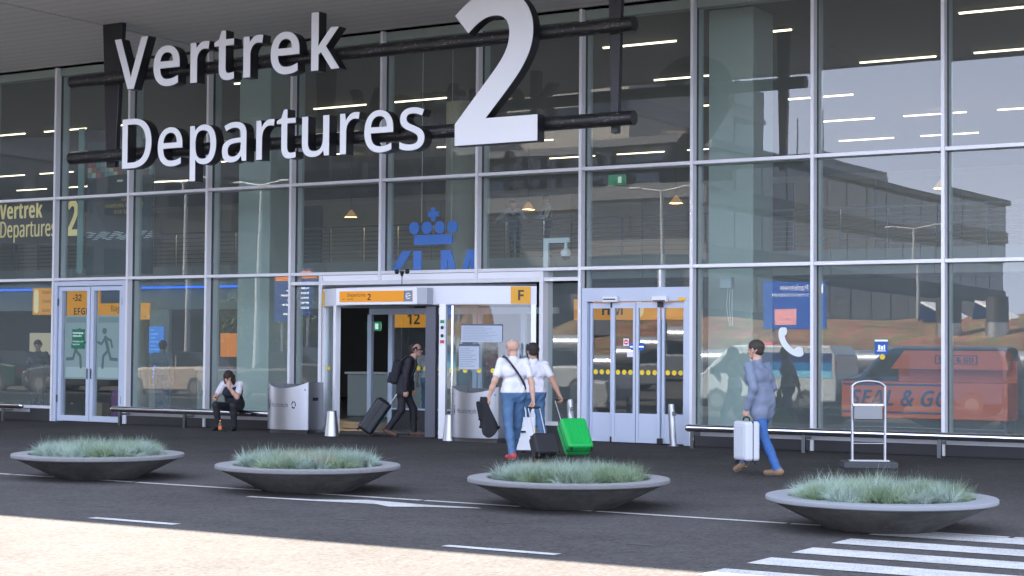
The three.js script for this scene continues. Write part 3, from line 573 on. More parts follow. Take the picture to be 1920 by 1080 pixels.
/* pose: pelvis, chest, neck, head (centres), side (unit vector to the person's left), face (unit vector the head looks along), L and R: {sh, el, wr, hip, kn, an, toe, palm, curl} ; c: colours */
function person(name, label, pos, turn, P, group) {
  const { c } = P, bones = [], B = (a, b, ra, rb, col, s) => bones.push({ a, b, ra, rb, c: col, s, fold: col === P.c.skin || col === P.c.shoe || col === P.c.sole ? 0 : P.coat ? 0.0035 : 0.006 });
  const sd = P.side || [1, 0, 0], up = norm3(sub3(P.neck, P.pelvis)), fat = P.fat || 1;
  const top = c.top, legs = c.legs, skin = c.skin;
  // trunk
  B(add3(P.chest, sd, 0.085), add3(P.chest, sd, -0.085), 0.118 * fat, 0.118 * fat, c.front || top);
  const waist = mix3(P.pelvis, P.chest, 0.45); B(add3(waist, sd, 0.06), add3(waist, sd, -0.06), 0.112 * fat, 0.112 * fat, c.front || top);
  const low = mix3(P.pelvis, P.chest, 0.16); B(add3(low, sd, 0.075), add3(low, sd, -0.075), 0.112 * fat, 0.112 * fat, P.tuck ? legs : (c.front || top));
  B(add3(P.pelvis, sd, 0.075), add3(P.pelvis, sd, -0.075), 0.112 * fat, 0.112 * fat, P.coat ? top : legs);
  B(P.L.sh, P.R.sh, 0.062, 0.062, top); B(mix3(P.chest, P.neck, 0.5), P.neck, 0.085, 0.058, c.collar || top);
  B(P.neck, mix3(P.neck, P.head, 0.55), 0.054, 0.052, skin);
  if (P.coat) for (const s of [P.L, P.R]) B(mix3(P.pelvis, s.hip, 0.7), mix3(s.hip, s.kn, 0.2), 0.12, 0.125, top);
  for (const s of [P.L, P.R]) {
    const long = P.sleeve === 'long', mid = mix3(s.sh, s.el, 0.62), sl = c.sleeve || top;
    B(s.sh, mid, 0.066, 0.063, sl); B(mid, s.el, long ? 0.06 : 0.046, long ? 0.054 : 0.042, long ? sl : skin);
    B(s.el, mix3(s.el, s.wr, 0.45), long ? 0.054 : 0.043, long ? 0.05 : 0.041, long ? sl : skin); B(mix3(s.el, s.wr, 0.45), s.wr, long ? 0.05 : 0.04, long ? 0.042 : 0.028, long ? sl : skin);
    B(s.hip, s.kn, 0.094, 0.07, legs); B(s.kn, mix3(s.kn, s.an, 0.4), 0.07, 0.066, legs); B(mix3(s.kn, s.an, 0.4), mix3(s.kn, s.an, 0.93), 0.066, 0.056, legs);
    const heel = add3(s.an, norm3(sub3(s.toe, s.an)), -0.045); B([heel[0], heel[1] - 0.03, heel[2]], s.toe, 0.046, 0.04, c.shoe, [1, 0.85, 1]); B(s.an, [s.an[0], s.an[1] - 0.04, s.an[2]], 0.044, 0.045, c.shoe);
    const dn = sub3(s.toe, heel); B(add3(heel, [0, -0.058, 0]), add3(s.toe, [0, -0.028, 0]), 0.018, 0.015, c.sole || c.shoe);
  }
  const [lo, hi] = bounds(bones, 0.04), geos = [netMesh(bones, lo, hi, 0.0135, 0.03)];
  // head
  const H = [], hb = (a, b, ra, rb, col, s) => H.push({ a, b, ra, rb, c: col, s });
  const fz = P.face || [0, 0, 1], hu = norm3(P.headUp || [0, 1, 0]), hs = norm3(cross3(hu, fz)), at = (x, y, z) => add3(add3(add3(P.head, hs, x), hu, y), fz, z);
  hb(at(0, 0.025, -0.015), at(0, 0.035, 0.01), 0.09, 0.086, skin); hb(at(0, -0.04, 0.035), at(0, -0.075, 0.055), 0.062, 0.042, skin); hb(at(0, -0.05, -0.02), at(0, -0.13, -0.03), 0.056, 0.054, skin);
  hb(at(0, 0.01, 0.092), at(0, -0.022, 0.108), 0.011, 0.016, skin);
  for (const s of [-1, 1]) {
    hb(at(s * 0.086, 0.01, -0.012), at(s * 0.088, -0.025, -0.005), 0.017, 0.012, skin);
    hb(at(s * 0.034, 0.012, 0.083), at(s * 0.036, 0.012, 0.083), 0.011, 0.011, [0.05, 0.035, 0.03]); hb(at(s * 0.022, 0.032, 0.088), at(s * 0.05, 0.032, 0.08), 0.006, 0.006, c.hair || [0.1, 0.07, 0.05]);
  }
  hb(at(-0.02, -0.055, 0.09), at(0.02, -0.055, 0.09), 0.009, 0.009, [0.42, 0.17, 0.14]);
  if (P.glasses) { hb(at(-0.085, 0.012, 0.02), at(-0.05, 0.012, 0.096), 0.006, 0.006, [0.02, 0.02, 0.02]); hb(at(0.085, 0.012, 0.02), at(0.05, 0.012, 0.096), 0.006, 0.006, [0.02, 0.02, 0.02]); hb(at(-0.05, 0.012, 0.1), at(0.05, 0.012, 0.1), 0.007, 0.007, [0.02, 0.02, 0.02]); }
  if (P.hair === 'short') { hb(at(0, 0.05, -0.022), at(0, 0.05, 0.012), 0.089, 0.086, c.hair); hb(at(0, -0.01, -0.05), at(0, 0.04, -0.05), 0.07, 0.08, c.hair); for (const s of [-1, 1]) hb(at(s * 0.06, 0.03, -0.03), at(s * 0.062, 0.04, 0.02), 0.04, 0.034, c.hair); }
  if (P.hair === 'receding') { hb(at(0, -0.005, -0.055), at(0, 0.055, -0.055), 0.07, 0.074, c.hair); for (const s of [-1, 1]) hb(at(s * 0.062, 0.02, -0.03), at(s * 0.062, 0.04, 0.0), 0.038, 0.034, c.hair); hb(at(0, 0.085, -0.02), at(0, 0.08, 0.0), 0.05, 0.045, c.hair); }
  if (P.hair === 'bob') { hb(at(0, 0.055, -0.025), at(0, 0.05, 0.01), 0.092, 0.088, c.hair); for (const s of [-1, 1]) { hb(at(s * 0.075, 0.04, 0.0), at(s * 0.092, -0.1, 0.005), 0.034, 0.03, c.hair); hb(at(s * 0.06, 0.0, -0.05), at(s * 0.07, -0.13, -0.03), 0.055, 0.04, c.hair); } hb(at(0, 0.0, -0.065), at(0, -0.12, -0.055), 0.07, 0.055, c.hair); }
  { const [l2, h2] = bounds(H, 0.025); geos.push(netMesh(H, l2, h2, 0.0065, 0.014)); }
  // hands
  for (const s of [P.L, P.R]) {
    const h = [], d = norm3(s.dir || sub3(s.wr, s.el)), n = norm3(s.palm || [0, 0, 1]), w = norm3(cross3(d, n)), curl = s.curl ?? 0.5, thumbSide = s === P.L ? 1 : -1;
    const pt = (a, b, e) => add3(add3(add3(s.wr, d, a), w, b), n, e);
    h.push({ a: pt(-0.02, 0, 0), b: pt(0.02, 0, 0), ra: 0.027, rb: 0.026, c: skin });
    for (let f = 0; f < 4; f++) {
      const off = (f - 1.5) * 0.0205 * thumbSide; h.push({ a: pt(0.02, off * 0.6, 0), b: pt(0.082, off, 0.002), ra: 0.015, rb: 0.0125, c: skin });
      let p = pt(0.085, off, 0.002), ang = curl * 0.6; const L = [0.038, 0.026, 0.02].map((v) => v * [0.95, 1.05, 1, 0.8][f]);
      for (let k = 0; k < 3; k++) { const q = add3(add3(p, d, Math.cos(ang) * L[k]), n, Math.sin(ang) * L[k]); h.push({ a: p, b: q, ra: 0.0098 - k * 0.0008, rb: 0.009 - k * 0.0008, c: skin }); p = q; ang += curl * 1.2; }
    }
    const tb = -thumbSide; let p = pt(0.025, tb * 0.028, 0.008); for (let k = 0; k < 3; k++) { const q = add3(add3(add3(p, d, 0.024), w, tb * (0.014 - k * 0.008)), n, 0.01 + curl * 0.01 * k); h.push({ a: p, b: q, ra: 0.0125 - k * 0.001, rb: 0.0115 - k * 0.001, c: skin }); p = q; }
    const [l2, h2] = bounds(h, 0.015); geos.push(netMesh(h, l2, h2, 0.0048, 0.008));
  }
  const t = thing(name, label, 'person', pos, turn, group);
  part(t, 'body', mergeGeometries(geos), bodyMat); return t;
}
const SKIN = [0.5, 0.3, 0.22], TAN = [0.4, 0.22, 0.15], JEANS = [0.06, 0.13, 0.24], BLACK = [0.014, 0.014, 0.018], TEE = [0.62, 0.61, 0.65];
const leg = (hip, kn, an, toe) => ({ hip, kn, an, toe });
// upright walking pose; stride > 0 puts the left foot forward
function walker(o) {
  const s = o.stride ?? 0.3, h = (o.height ?? 1.76) / 1.76, lean = o.lean ?? 0.03, k = (p) => p.map((v) => v * h);
  const L = { sh: [0.185, 1.42, lean], el: [0.25, 1.14, -0.05 - s * 0.2], wr: [0.27, 0.89, 0.02 - s * 0.25], hip: [0.09, 0.9, 0], kn: [0.1, 0.5, 0.07 + s * 0.45], an: [0.1, 0.085, s * 0.9], toe: [0.12, 0.045, s * 0.9 + 0.17], palm: [-1, 0, 0], curl: 0.8 };
  const R = { sh: [-0.185, 1.42, lean], el: [-0.25, 1.14, -0.05 + s * 0.2], wr: [-0.27, 0.89, 0.02 + s * 0.25], hip: [-0.09, 0.9, 0], kn: [-0.1, 0.49, 0.04 - s * 0.25], an: [-0.1, 0.1 + Math.abs(s) * 0.1, -s * 1.05], toe: [-0.12, 0.042, -s * 1.05 + 0.15], palm: [1, 0, 0], curl: 0.8 };
  Object.assign(L, o.L); Object.assign(R, o.R);
  for (const q of [L, R]) for (const j of ['sh', 'el', 'wr', 'hip', 'kn', 'an', 'toe']) q[j] = k(q[j]);
  return { pelvis: k([0, 0.95, 0]), chest: k([0, 1.28, lean * 0.8]), neck: k([0, 1.48, lean]), head: k([0, 1.635, lean + 0.03]), ...o, L, R };
}
const faceTo = (x, z) => Math.atan2(x, z);   // turn that points +z along (x, z)

// bald man in a white T-shirt, seen from behind
person('person', 'bald person in white T-shirt and jeans with dark shoulder strap, holding a black jacket', [-14.0, 0, 5.1], faceTo(-0.8, -0.6), walker({
  stride: -0.27, height: 1.79, lean: 0.03, face: norm3([0.45, 0, 0.9]), fat: 1.08, hair: 'none',
  L: { el: [0.3, 1.15, 0.0], wr: [0.36, 0.92, 0.06] }, R: { el: [-0.24, 1.13, -0.1], wr: [-0.24, 0.88, -0.17] },
  c: { top: TEE, legs: JEANS, skin: SKIN, shoe: [0.4, 0.05, 0.05], sole: [0.7, 0.7, 0.7] },
}));
{
  const turn = faceTo(-0.8, -0.6);
  const st = thing('shoulder_strap', 'dark strap worn across the back of the bald person', 'strap', [-14.0, 0, 5.1], turn);
  part(st, 'band', path([[-0.14, 1.45, 0.1], [-0.16, 1.535, 0.02], [-0.12, 1.47, -0.09], [0.0, 1.31, -0.125], [0.1, 1.16, -0.125], [0.17, 1.05, -0.05]].map(([x, y, z]) => [-x, y, z]), 0.016, 30), M.black);
  const j = thing('held_jacket', 'black jacket hanging from the left hand of the bald person', 'jacket', [-14.0, 0, 5.1], turn);
  const g = new THREE.CylinderGeometry(0.05, 0.15, 0.52, 22, 10, true), p = g.attributes.position;
  for (let i = 0; i < p.count; i++) { const y = p.getY(i), a = Math.atan2(p.getZ(i), p.getX(i)), f = 1 + 0.28 * Math.sin(a * 5 + y * 4) * (0.3 - y); p.setX(i, p.getX(i) * f + 0.05 * Math.sin(y * 6)); p.setZ(i, p.getZ(i) * f * 0.6); if (y < -0.25) p.setY(i, y + 0.09 * Math.sin(a * 2 + 1)); }
  g.computeVertexNormals(); part(j, 'cloth', g, std([0.012, 0.012, 0.015], 0.9, 0, { side: THREE.DoubleSide }), [0.4, 0.67, 0.08]);
  const g2 = g.clone(); g2.scale(0.6, 0.6, 0.7); part(j, 'sleeve', g2, std([0.014, 0.014, 0.017], 0.9, 0, { side: THREE.DoubleSide }), [0.5, 0.72, 0.06], [0, 0.6, -0.35]);
}
// second man in white
person('person', 'dark-haired person in white T-shirt and jeans pulling the green suitcase', [-14.5, 0, 3.7], faceTo(-0.8, -0.6), walker({
  stride: 0.27, height: 1.74, hair: 'short', fat: 1.06, face: norm3([-0.2, 0, 1]),
  R: { el: [-0.27, 1.16, -0.12], wr: [-0.33, 0.93, -0.27] }, L: { el: [0.25, 1.14, 0.02], wr: [0.26, 0.9, 0.08] },
  c: { top: TEE, legs: JEANS, skin: TAN, shoe: [0.06, 0.06, 0.07], hair: [0.02, 0.016, 0.014] },
}));
// man in a blue jacket
person('person', 'person in light blue blazer and blue trousers striding with a white suitcase', [-9.66, 0, 5.8], faceTo(-0.97, -0.22), walker({
  stride: -0.36, height: 1.78, hair: 'short', sleeve: 'long', coat: true, fat: 1.16, face: norm3([0.1, -0.06, 1]), lean: 0.08,
  L: { el: [0.25, 1.14, -0.05], wr: [0.25, 0.87, 0.06], palm: [-1, 0, 0], curl: 1.1 }, R: { el: [-0.25, 1.14, 0.02], wr: [-0.22, 0.9, 0.16] },
  c: { top: [0.15, 0.18, 0.25], legs: [0.03, 0.1, 0.28], skin: SKIN, shoe: [0.24, 0.15, 0.09], sole: [0.55, 0.5, 0.42], hair: [0.03, 0.022, 0.016], collar: [0.15, 0.18, 0.25] },
}));
// man in black entering
person('person', 'person in black jacket and glasses pulling a dark suitcase past the opening', [-19.25, 0, 0.62], faceTo(0.85, -0.53), walker({
  stride: 0.26, height: 1.78, hair: 'receding', glasses: true, sleeve: 'long', coat: true, lean: 0.12, head: [0, 1.61, 0.24], neck: [0, 1.46, 0.16], chest: [0, 1.25, 0.09],
  L: { sh: [0.18, 1.4, 0.12], el: [0.25, 1.1, 0.12], wr: [0.24, 0.87, 0.16], an: [0.1, 0.085, 0.2], toe: [0.11, 0.045, 0.38] }, R: { sh: [-0.18, 1.4, 0.12], el: [-0.26, 1.1, 0.06], wr: [-0.25, 0.86, 0.06], curl: 1.1 },
  c: { top: [0.016, 0.014, 0.022], legs: BLACK, skin: SKIN, shoe: [0.11, 0.06, 0.045], sole: [0.5, 0.48, 0.45], hair: [0.02, 0.018, 0.016] },
}));
{
  const b = thing('backpack', 'black backpack on the back of the person in black jacket', 'backpack', [-19.25, 0, 0.62], faceTo(0.85, -0.53));
  part(b, 'bag', rbox(0.3, 0.46, 0.18, 0.07, 4), std([0.012, 0.012, 0.018], 0.8), [0, 1.2, -0.13], [0.22, 0, 0]);
  part(b, 'pocket', rbox(0.24, 0.2, 0.06, 0.025, 3), std([0.014, 0.016, 0.03], 0.8), [0, 1.1, -0.25], [0.22, 0, 0]);
  for (const s of [-1, 1]) part(b, 'strap', path([[s * 0.1, 1.38, -0.06], [s * 0.12, 1.51, 0.1], [s * 0.13, 1.38, 0.24], [s * 0.14, 1.12, 0.16]], 0.016, 18), M.black);
}
// seated woman
person('person', 'seated person with dark bob, white shirt and black vest, chin on hand', [-23.27, 0, 0.72], faceTo(0.25, 0.97), {
  pelvis: [0, 0.5, 0], chest: [0, 0.76, 0.12], neck: [0, 0.92, 0.2], head: [-0.01, 1.04, 0.28], face: norm3([-0.12, -0.42, 0.9]), headUp: norm3([-0.05, 0.9, 0.42]), hair: 'bob', fat: 1.12, tuck: true,
  L: { sh: [0.19, 0.91, 0.16], el: [0.23, 0.66, 0.38], wr: [0.08, 0.85, 0.42], hip: [0.1, 0.46, 0.05], kn: [0.19, 0.5, 0.46], an: [0.17, 0.085, 0.36], toe: [0.2, 0.045, 0.52], dir: [-0.35, 0.85, -0.2], palm: [-0.3, 0.3, -0.9], curl: 0.7 },
  R: { sh: [-0.19, 0.91, 0.16], el: [-0.27, 0.66, 0.3], wr: [-0.2, 0.62, 0.5], hip: [-0.1, 0.46, 0.05], kn: [-0.2, 0.5, 0.44], an: [-0.18, 0.085, 0.34], toe: [-0.21, 0.045, 0.5], palm: [0.4, 0.8, 0], curl: 0.8 },
  c: { top: TEE, front: [0.015, 0.016, 0.028], legs: BLACK, skin: SKIN, shoe: BLACK, hair: [0.025, 0.014, 0.01], sleeve: TEE },
});
{
  const p = thing('phone', 'dark phone in the right hand of the seated person', 'phone', [-23.33, 0.655, 1.3], 0.3); part(p, 'case', rbox(0.075, 0.012, 0.15, 0.005), M.black); part(p, 'screen', box(0.066, 0.002, 0.138), std([0.03, 0.035, 0.04], 0.1), [0, 0.0075, 0]);
  const b = thing('drink_bottle', 'small bottle with orange label on the ground by the seated person', 'bottle', [-23.14, 0, 1.3]);
  part(b, 'body', new THREE.LatheGeometry([[0, 0], [0.032, 0], [0.034, 0.02], [0.034, 0.13], [0.03, 0.15], [0.014, 0.185], [0.014, 0.2], [0, 0.2]].map((q) => new THREE.Vector2(...q)), 18), std([0.12, 0.08, 0.05], 0.15)); part(b, 'label', cyl(0.0348, 0.0348, 0.07, 18), std([0.75, 0.2, 0.03], 0.5), [0, 0.075, 0]); part(b, 'cap', cyl(0.016, 0.016, 0.022, 14), std([0.8, 0.25, 0.03], 0.4), [0, 0.21, 0]);
}
// ================================================================ luggage
function suitcase(name, label, pos, turn, w, h, d, mat, tilt, handle, ribs, trim) {
  const t = thing(name, label, 'suitcase', [pos[0], pos[1] + Math.sin(tilt) * (d / 2 - 0.04), pos[2]], turn); // a tilted case stands on its front wheels
  const piv = (m) => { m.position.applyAxisAngle(V(1, 0, 0), tilt); m.rotation.x = tilt; return m; };
  piv(part(t, 'shell', rbox(w, h, d, Math.min(w, d) * 0.2, 4), mat, [0, h / 2 + 0.05, 0]));
  if (ribs) for (let k = -2; k <= 2; k++) for (const s of [-1, 1]) piv(part(t, 'rib', rbox(w * 0.05, h * 0.78, 0.012, 0.005), mat, [k * w * 0.16, h / 2 + 0.05, s * (d / 2 + 0.002)]));
  if (trim) piv(part(t, 'stripe', box(w * 0.1, h * 0.8, 0.008), trim, [0, h / 2 + 0.05, d / 2 + 0.003]));
  piv(part(t, 'zip', rbox(w + 0.006, h + 0.006, 0.018, 0.008), M.rubber, [0, h / 2 + 0.05, 0]));
  for (const sx of [-1, 1]) for (const sz of [-1, 1]) { const wl = part(t, 'wheel', cyl(0.026, 0.026, 0.022, 14), M.rubber, [sx * (w / 2 - 0.04), 0.03, sz * (d / 2 - 0.04)]); wl.position.applyAxisAngle(V(1, 0, 0), tilt); wl.rotation.z = Math.PI / 2; }
  if (handle) { for (const s of [-1, 1]) piv(part(t, 'handle_rod', cyl(0.009, 0.009, handle, 10), M.steel, [s * w * 0.24, h + 0.05 + handle / 2, d / 2 - 0.04])); piv(part(t, 'grip', rbox(w * 0.55, 0.03, 0.03, 0.012), M.rubber, [0, h + 0.05 + handle, d / 2 - 0.04])); }
  else piv(part(t, 'grip', path([[-0.09, h + 0.05, 0], [-0.07, h + 0.09, 0], [0.07, h + 0.09, 0], [0.09, h + 0.05, 0]], 0.012, 14), M.rubber));
  return t;
}
suitcase('suitcase', 'bright green hard suitcase trailed on a long handle', [-13.42, 0.0, 4.1], faceTo(-0.8, -0.6), 0.42, 0.56, 0.26, std([0.01, 0.42, 0.08], 0.45), 0.7, 0.5, true);
suitcase('suitcase', 'black soft cabin case with chrome handle behind the bald person', [-13.25, 0.0, 5.36], faceTo(-0.8, -0.6), 0.38, 0.34, 0.24, std([0.012, 0.012, 0.014], 0.7), 0.55, 0.52, false);
suitcase('suitcase', 'white ribbed hard suitcase carried beside the blue blazer', [-9.74, 0.15, 6.12], faceTo(-0.97, -0.22) + 1.15, 0.36, 0.52, 0.22, std([0.48, 0.5, 0.54], 0.35), 0, 0, true);
suitcase('suitcase', 'dark suitcase with teal stripe tilted behind the person in black', [-19.85, 0, 1.05], faceTo(0.85, -0.53), 0.46, 0.68, 0.3, std([0.014, 0.016, 0.022], 0.5), 0.6, 0.3, false, std([0.01, 0.2, 0.22], 0.5));
{
  const t = thing('carrier_bag', 'white plastic carrier bag between the two men in white shirts', 'bag', [-14.28, 0.1, 4.4], 0.5);
  const g = new THREE.BoxGeometry(0.4, 0.5, 0.12, 8, 8, 3), p = g.attributes.position; for (let i = 0; i < p.count; i++) { const y = p.getY(i), f = 1 - 0.22 * (y + 0.25); p.setX(i, p.getX(i) * f + 0.012 * Math.sin(y * 31)); p.setZ(i, p.getZ(i) * (1.1 - (y + 0.25) * 1.3) + 0.01 * Math.sin(p.getX(i) * 40 + y * 20)); } g.computeVertexNormals();
  part(t, 'sack', g, std([0.75, 0.76, 0.8], 0.5), [0, 0.25, 0]); for (const s of [-1, 1]) part(t, 'strap', path([[s * 0.06, 0.49, 0.01], [s * 0.045, 0.62, 0], [s * 0.01, 0.7, 0]], 0.01, 10), std([0.75, 0.76, 0.8], 0.5)); part(t, 'print', box(0.12, 0.03, 0.004), M.black, [0.0, 0.28, 0.075]);
}
// ================================================================ inside the hall
const colMat = std([0.42, 0.46, 0.43], 0.6);
for (const [x, l] of [[-35.6, 'square grey hall column behind the panes beyond the emergency exit'], [-24.5, 'square grey hall column behind the panes above the seated woman'], [-13.42, 'square grey hall column behind the panes next to the sliding door'], [-2.32, 'square grey hall column behind the last panes past the trolley stand']]) {
  const c = thing('hall_column', l, 'column', [x, 0, -1.65], 0, 'columns inside the glass front');
  part(c, 'shaft', rbox(0.88, H3 - 0.02, 0.88, 0.03), colMat, [0, H3 / 2, 0]); part(c, 'base', box(0.94, 0.14, 0.94), M.aluDark, [0, 0.09, 0]);
}
for (const [x, z] of [[-24.4, -9], [-35.6, -9.2], [-46.7, -9.2]]) { const c = thing('hall_column', 'slimmer pale column standing deep inside the hall', 'column', [x, 0, z], 0, 'columns deep in the hall'); part(c, 'shaft', cyl(0.42, 0.42, H3, 24), std([0.5, 0.47, 0.4], 0.6), [0, H3 / 2, 0]); }
// upper gallery
structure('gallery_slab', box(79, 0.5, 16.4), std([0.4, 0.41, 0.4], 0.6), [-40.2, 3.86, -21.7]);
for (let k = 0; k < 30; k++) structure('gallery_fascia', box(2.6, 0.62, 0.04), std([0.46, 0.47, 0.46], 0.55), [-78 + k * 2.62, 3.84, -13.44]);
structure('under_gallery_wall', box(79, 3.5, 0.2), std([0.07, 0.065, 0.065], 0.5), [-40.2, 1.85, -17]);
{
  const r = thing('gallery_railing', 'metal railing with close bars along the edge of the upper gallery', 'railing', [0, 4.12, -13.5]);
  part(r, 'handrail', box(72, 0.05, 0.07), M.steelDark, [-40, 1.05, 0]);
  for (let k = 0; k < 7; k++) part(r, 'bar', box(72, 0.022, 0.022), M.steelDark, [-40, 0.14 + k * 0.125, 0]);
  for (let k = 0; k < 60; k++) part(r, 'post', box(0.04, 1.04, 0.05), M.steelDark, [-76 + k * 1.22, 0.52, 0]);
}
// ceiling lights in rows
{
  const glow = new THREE.MeshStandardMaterial({ color: 0x000000, emissive: rgb(1, 0.8, 0.55), emissiveIntensity: 0.45 }), tray = std([0.3, 0.28, 0.25], 0.5);
  for (let row = 0; row < 6; row++) for (let k = 0; k < 26; k++) {
    const x = -68 + k * 2.45 + (row * 1.37) % 2.4, z = -3.6 - row * 4.3, skip = rnd(); if (skip < 0.42) continue;
    const t = thing('ceiling_light', 'thin linear light strip in the rows on the hall ceiling', 'light', [x, H3 - 0.03, z], 0, 'linear lights on the hall ceiling');
    part(t, 'light_tube', box(1.65, 0.03, 0.04), glow); part(t, 'tray', box(1.7, 0.02, 0.09), tray, [0, 0.026, 0]);
    if (k % 4 === row % 4) { const l = new THREE.RectAreaLight(rgb(1, 0.8, 0.55), 0.45, 1.65, 0.05); l.position.set(x, H3 - 0.06, z); l.rotation.x = -Math.PI / 2; scene.add(l); }
  }
}
for (const [x, z, y] of [[-22.5, -17, 5.9], [-27.4, -17, 5.9], [-34, -17, 5.9], [-14.5, -16, 5.9]]) {
  const t = thing('pendant_lamp', 'small warm cone-shaped pendant lamp over the upper gallery', 'lamp', [x, y, z], 0, 'pendant lamps on the gallery');
  part(t, 'lamp_shade', new THREE.CylinderGeometry(0.04, 0.2, 0.22, 24, 1, true), new THREE.MeshStandardMaterial({ color: 0x8a6238, emissive: rgb(1, 0.5, 0.16), emissiveIntensity: 0.03, side: THREE.DoubleSide }));
  part(t, 'cord', cyl(0.006, 0.006, H3 - y, 6), M.black, [0, (H3 - y) / 2 + 0.1, 0]);
  const l = new THREE.PointLight(rgb(1, 0.7, 0.4), 1.2); l.position.set(x, y - 0.12, z); scene.add(l);
}
// print helpers for hall signs
const signFace = (w, h, draw, name) => { const m = printed(w, h, draw); if (/sign/.test(name)) { m.emissive = rgb(1, 1, 1); m.emissiveMap = m.map; m.emissiveIntensity = 0.04; } return m; };   // hall signs are lit from inside
const board = (name, label, w, h, pos, draw, cat = 'sign', px = 200) => { const p = part(scene, name, box(w, h, 0.05), signFace(Math.round(w * px), Math.round(h * px), draw, name), pos); return tag(p, label, cat); };
{ // dark board repeating the hall number
  const t = thing('hall_sign', 'dark brown hall board with cream letters Vertrek Departures 2', 'sign', [-33.95, 4.8, -4]);
  part(t, 'board', box(3.0, 1.14, 0.08), std([0.022, 0.016, 0.012], 0.6));
  const cream = new THREE.MeshStandardMaterial({ color: 0xf0d890, emissive: rgb(0.9, 0.68, 0.3), emissiveIntensity: 0.03 });
  const put = (font, text, x0, x1, y, size) => { const L = letters(font, text, size), k = (x1 - x0) / L.width; for (const { shapes, x } of L.list) { const g = new THREE.ExtrudeGeometry(shapes, { depth: 0.012, bevelEnabled: false, curveSegments: 5 }); g.scale(k, 1, 1); part(t, 'letter', g, cream, [x0 + x * k, y, 0.042]); } };
  put(fontBold, 'Vertrek', -1.45, 0.12, 0.1, 0.42); put(fontReg, 'Departures', -1.45, 0.62, -0.38, 0.42); put(fontBold, '2', 0.98, 1.42, -0.4, 0.9);
}
const orange = '#e8951a';
board('direction_sign', 'orange hanging sign with an up arrow and three text lines', 0.9, 0.68, [-33.7, 2.77, -4], (c, w, h) => { c.fillStyle = orange; c.fillRect(0, 0, w, h); c.fillStyle = '#f2d9a8'; c.beginPath(); c.roundRect(8, 8, 34, h - 16, 17); c.fill(); c.fillStyle = '#2a1c08'; c.font = 'bold 32px sans-serif'; c.fillText('↑', 14, 44); c.font = '24px sans-serif'; c.fillText('Departures', 66, 30, 104); c.fillText('Check-in', 66, 76, 104); c.fillText('Gates', 66, 122); });
board('gate_sign', 'orange hanging sign reading -32 and EFGHM behind the emergency exit', 1.5, 0.76, [-32.65, 2.7, -4.1], (c, w, h) => { c.fillStyle = orange; c.fillRect(0, 0, w, h); c.fillStyle = '#2a1c08'; c.font = 'bold 46px sans-serif'; c.fillText('-32', 112, 62); c.fillText('EFGHM', 120, 130); });
board('baggage_sign', 'orange hanging sign with the word Baggage and an arrow', 1.75, 0.4, [-31.0, 2.5, -4], (c, w, h) => { c.fillStyle = orange; c.fillRect(0, 0, w, h); c.fillStyle = '#2a1c08'; c.font = '40px sans-serif'; c.fillText('Baggage', 90, 40); c.font = '22px sans-serif'; c.fillText('drop-off', 150, 66); c.fillText('→', 280, 40); c.fillText('y', 320, 72); c.fillStyle = '#eee'; c.fillRect(6, 60, 120, 12); });
board('gate_sign', 'orange hanging sign reading 12 seen through the revolving door', 0.95, 0.4, [-22.4, 2.3, -4], (c, w, h) => { c.fillStyle = orange; c.fillRect(0, 0, w, h); c.fillStyle = '#2a1c08'; c.font = 'bold 66px sans-serif'; c.fillText('12', 80, 66); });
board('gate_sign', 'orange hanging sign ending in HM seen through the sliding door', 2.6, 0.4, [-15.9, 2.42, -2.2], (c, w, h) => { c.fillStyle = orange; c.fillRect(0, 0, w, h); c.fillStyle = '#2a1c08'; c.font = 'bold 62px sans-serif'; c.fillText('HM', 120, 62); c.fillStyle = '#f2d9a8'; c.beginPath(); c.ellipse(285, 40, 22, 34, 0, 0, 7); c.fill(); });
{
  const e = board('exit_sign', 'small green emergency exit sign on the upper gallery', 0.5, 0.26, [-22.2, 6.1, -13], (c, w, h) => { c.fillStyle = '#1d8a5c'; c.fillRect(0, 0, w, h); c.fillStyle = '#e8fff2'; c.font = 'bold 40px sans-serif'; c.fillText('↑', 12, 42); c.fillRect(56, 10, 22, 34); });
  board('exit_sign', 'small green emergency exit sign seen inside the revolving door', 0.36, 0.2, [-23.0, 2.12, -3.5], (c, w, h) => { c.fillStyle = '#2f8f68'; c.fillRect(0, 0, w, h); c.fillStyle = '#e8fff2'; c.font = 'bold 34px sans-serif'; c.fillText('←', 6, 32); c.fillRect(44, 8, 18, 24); });
}
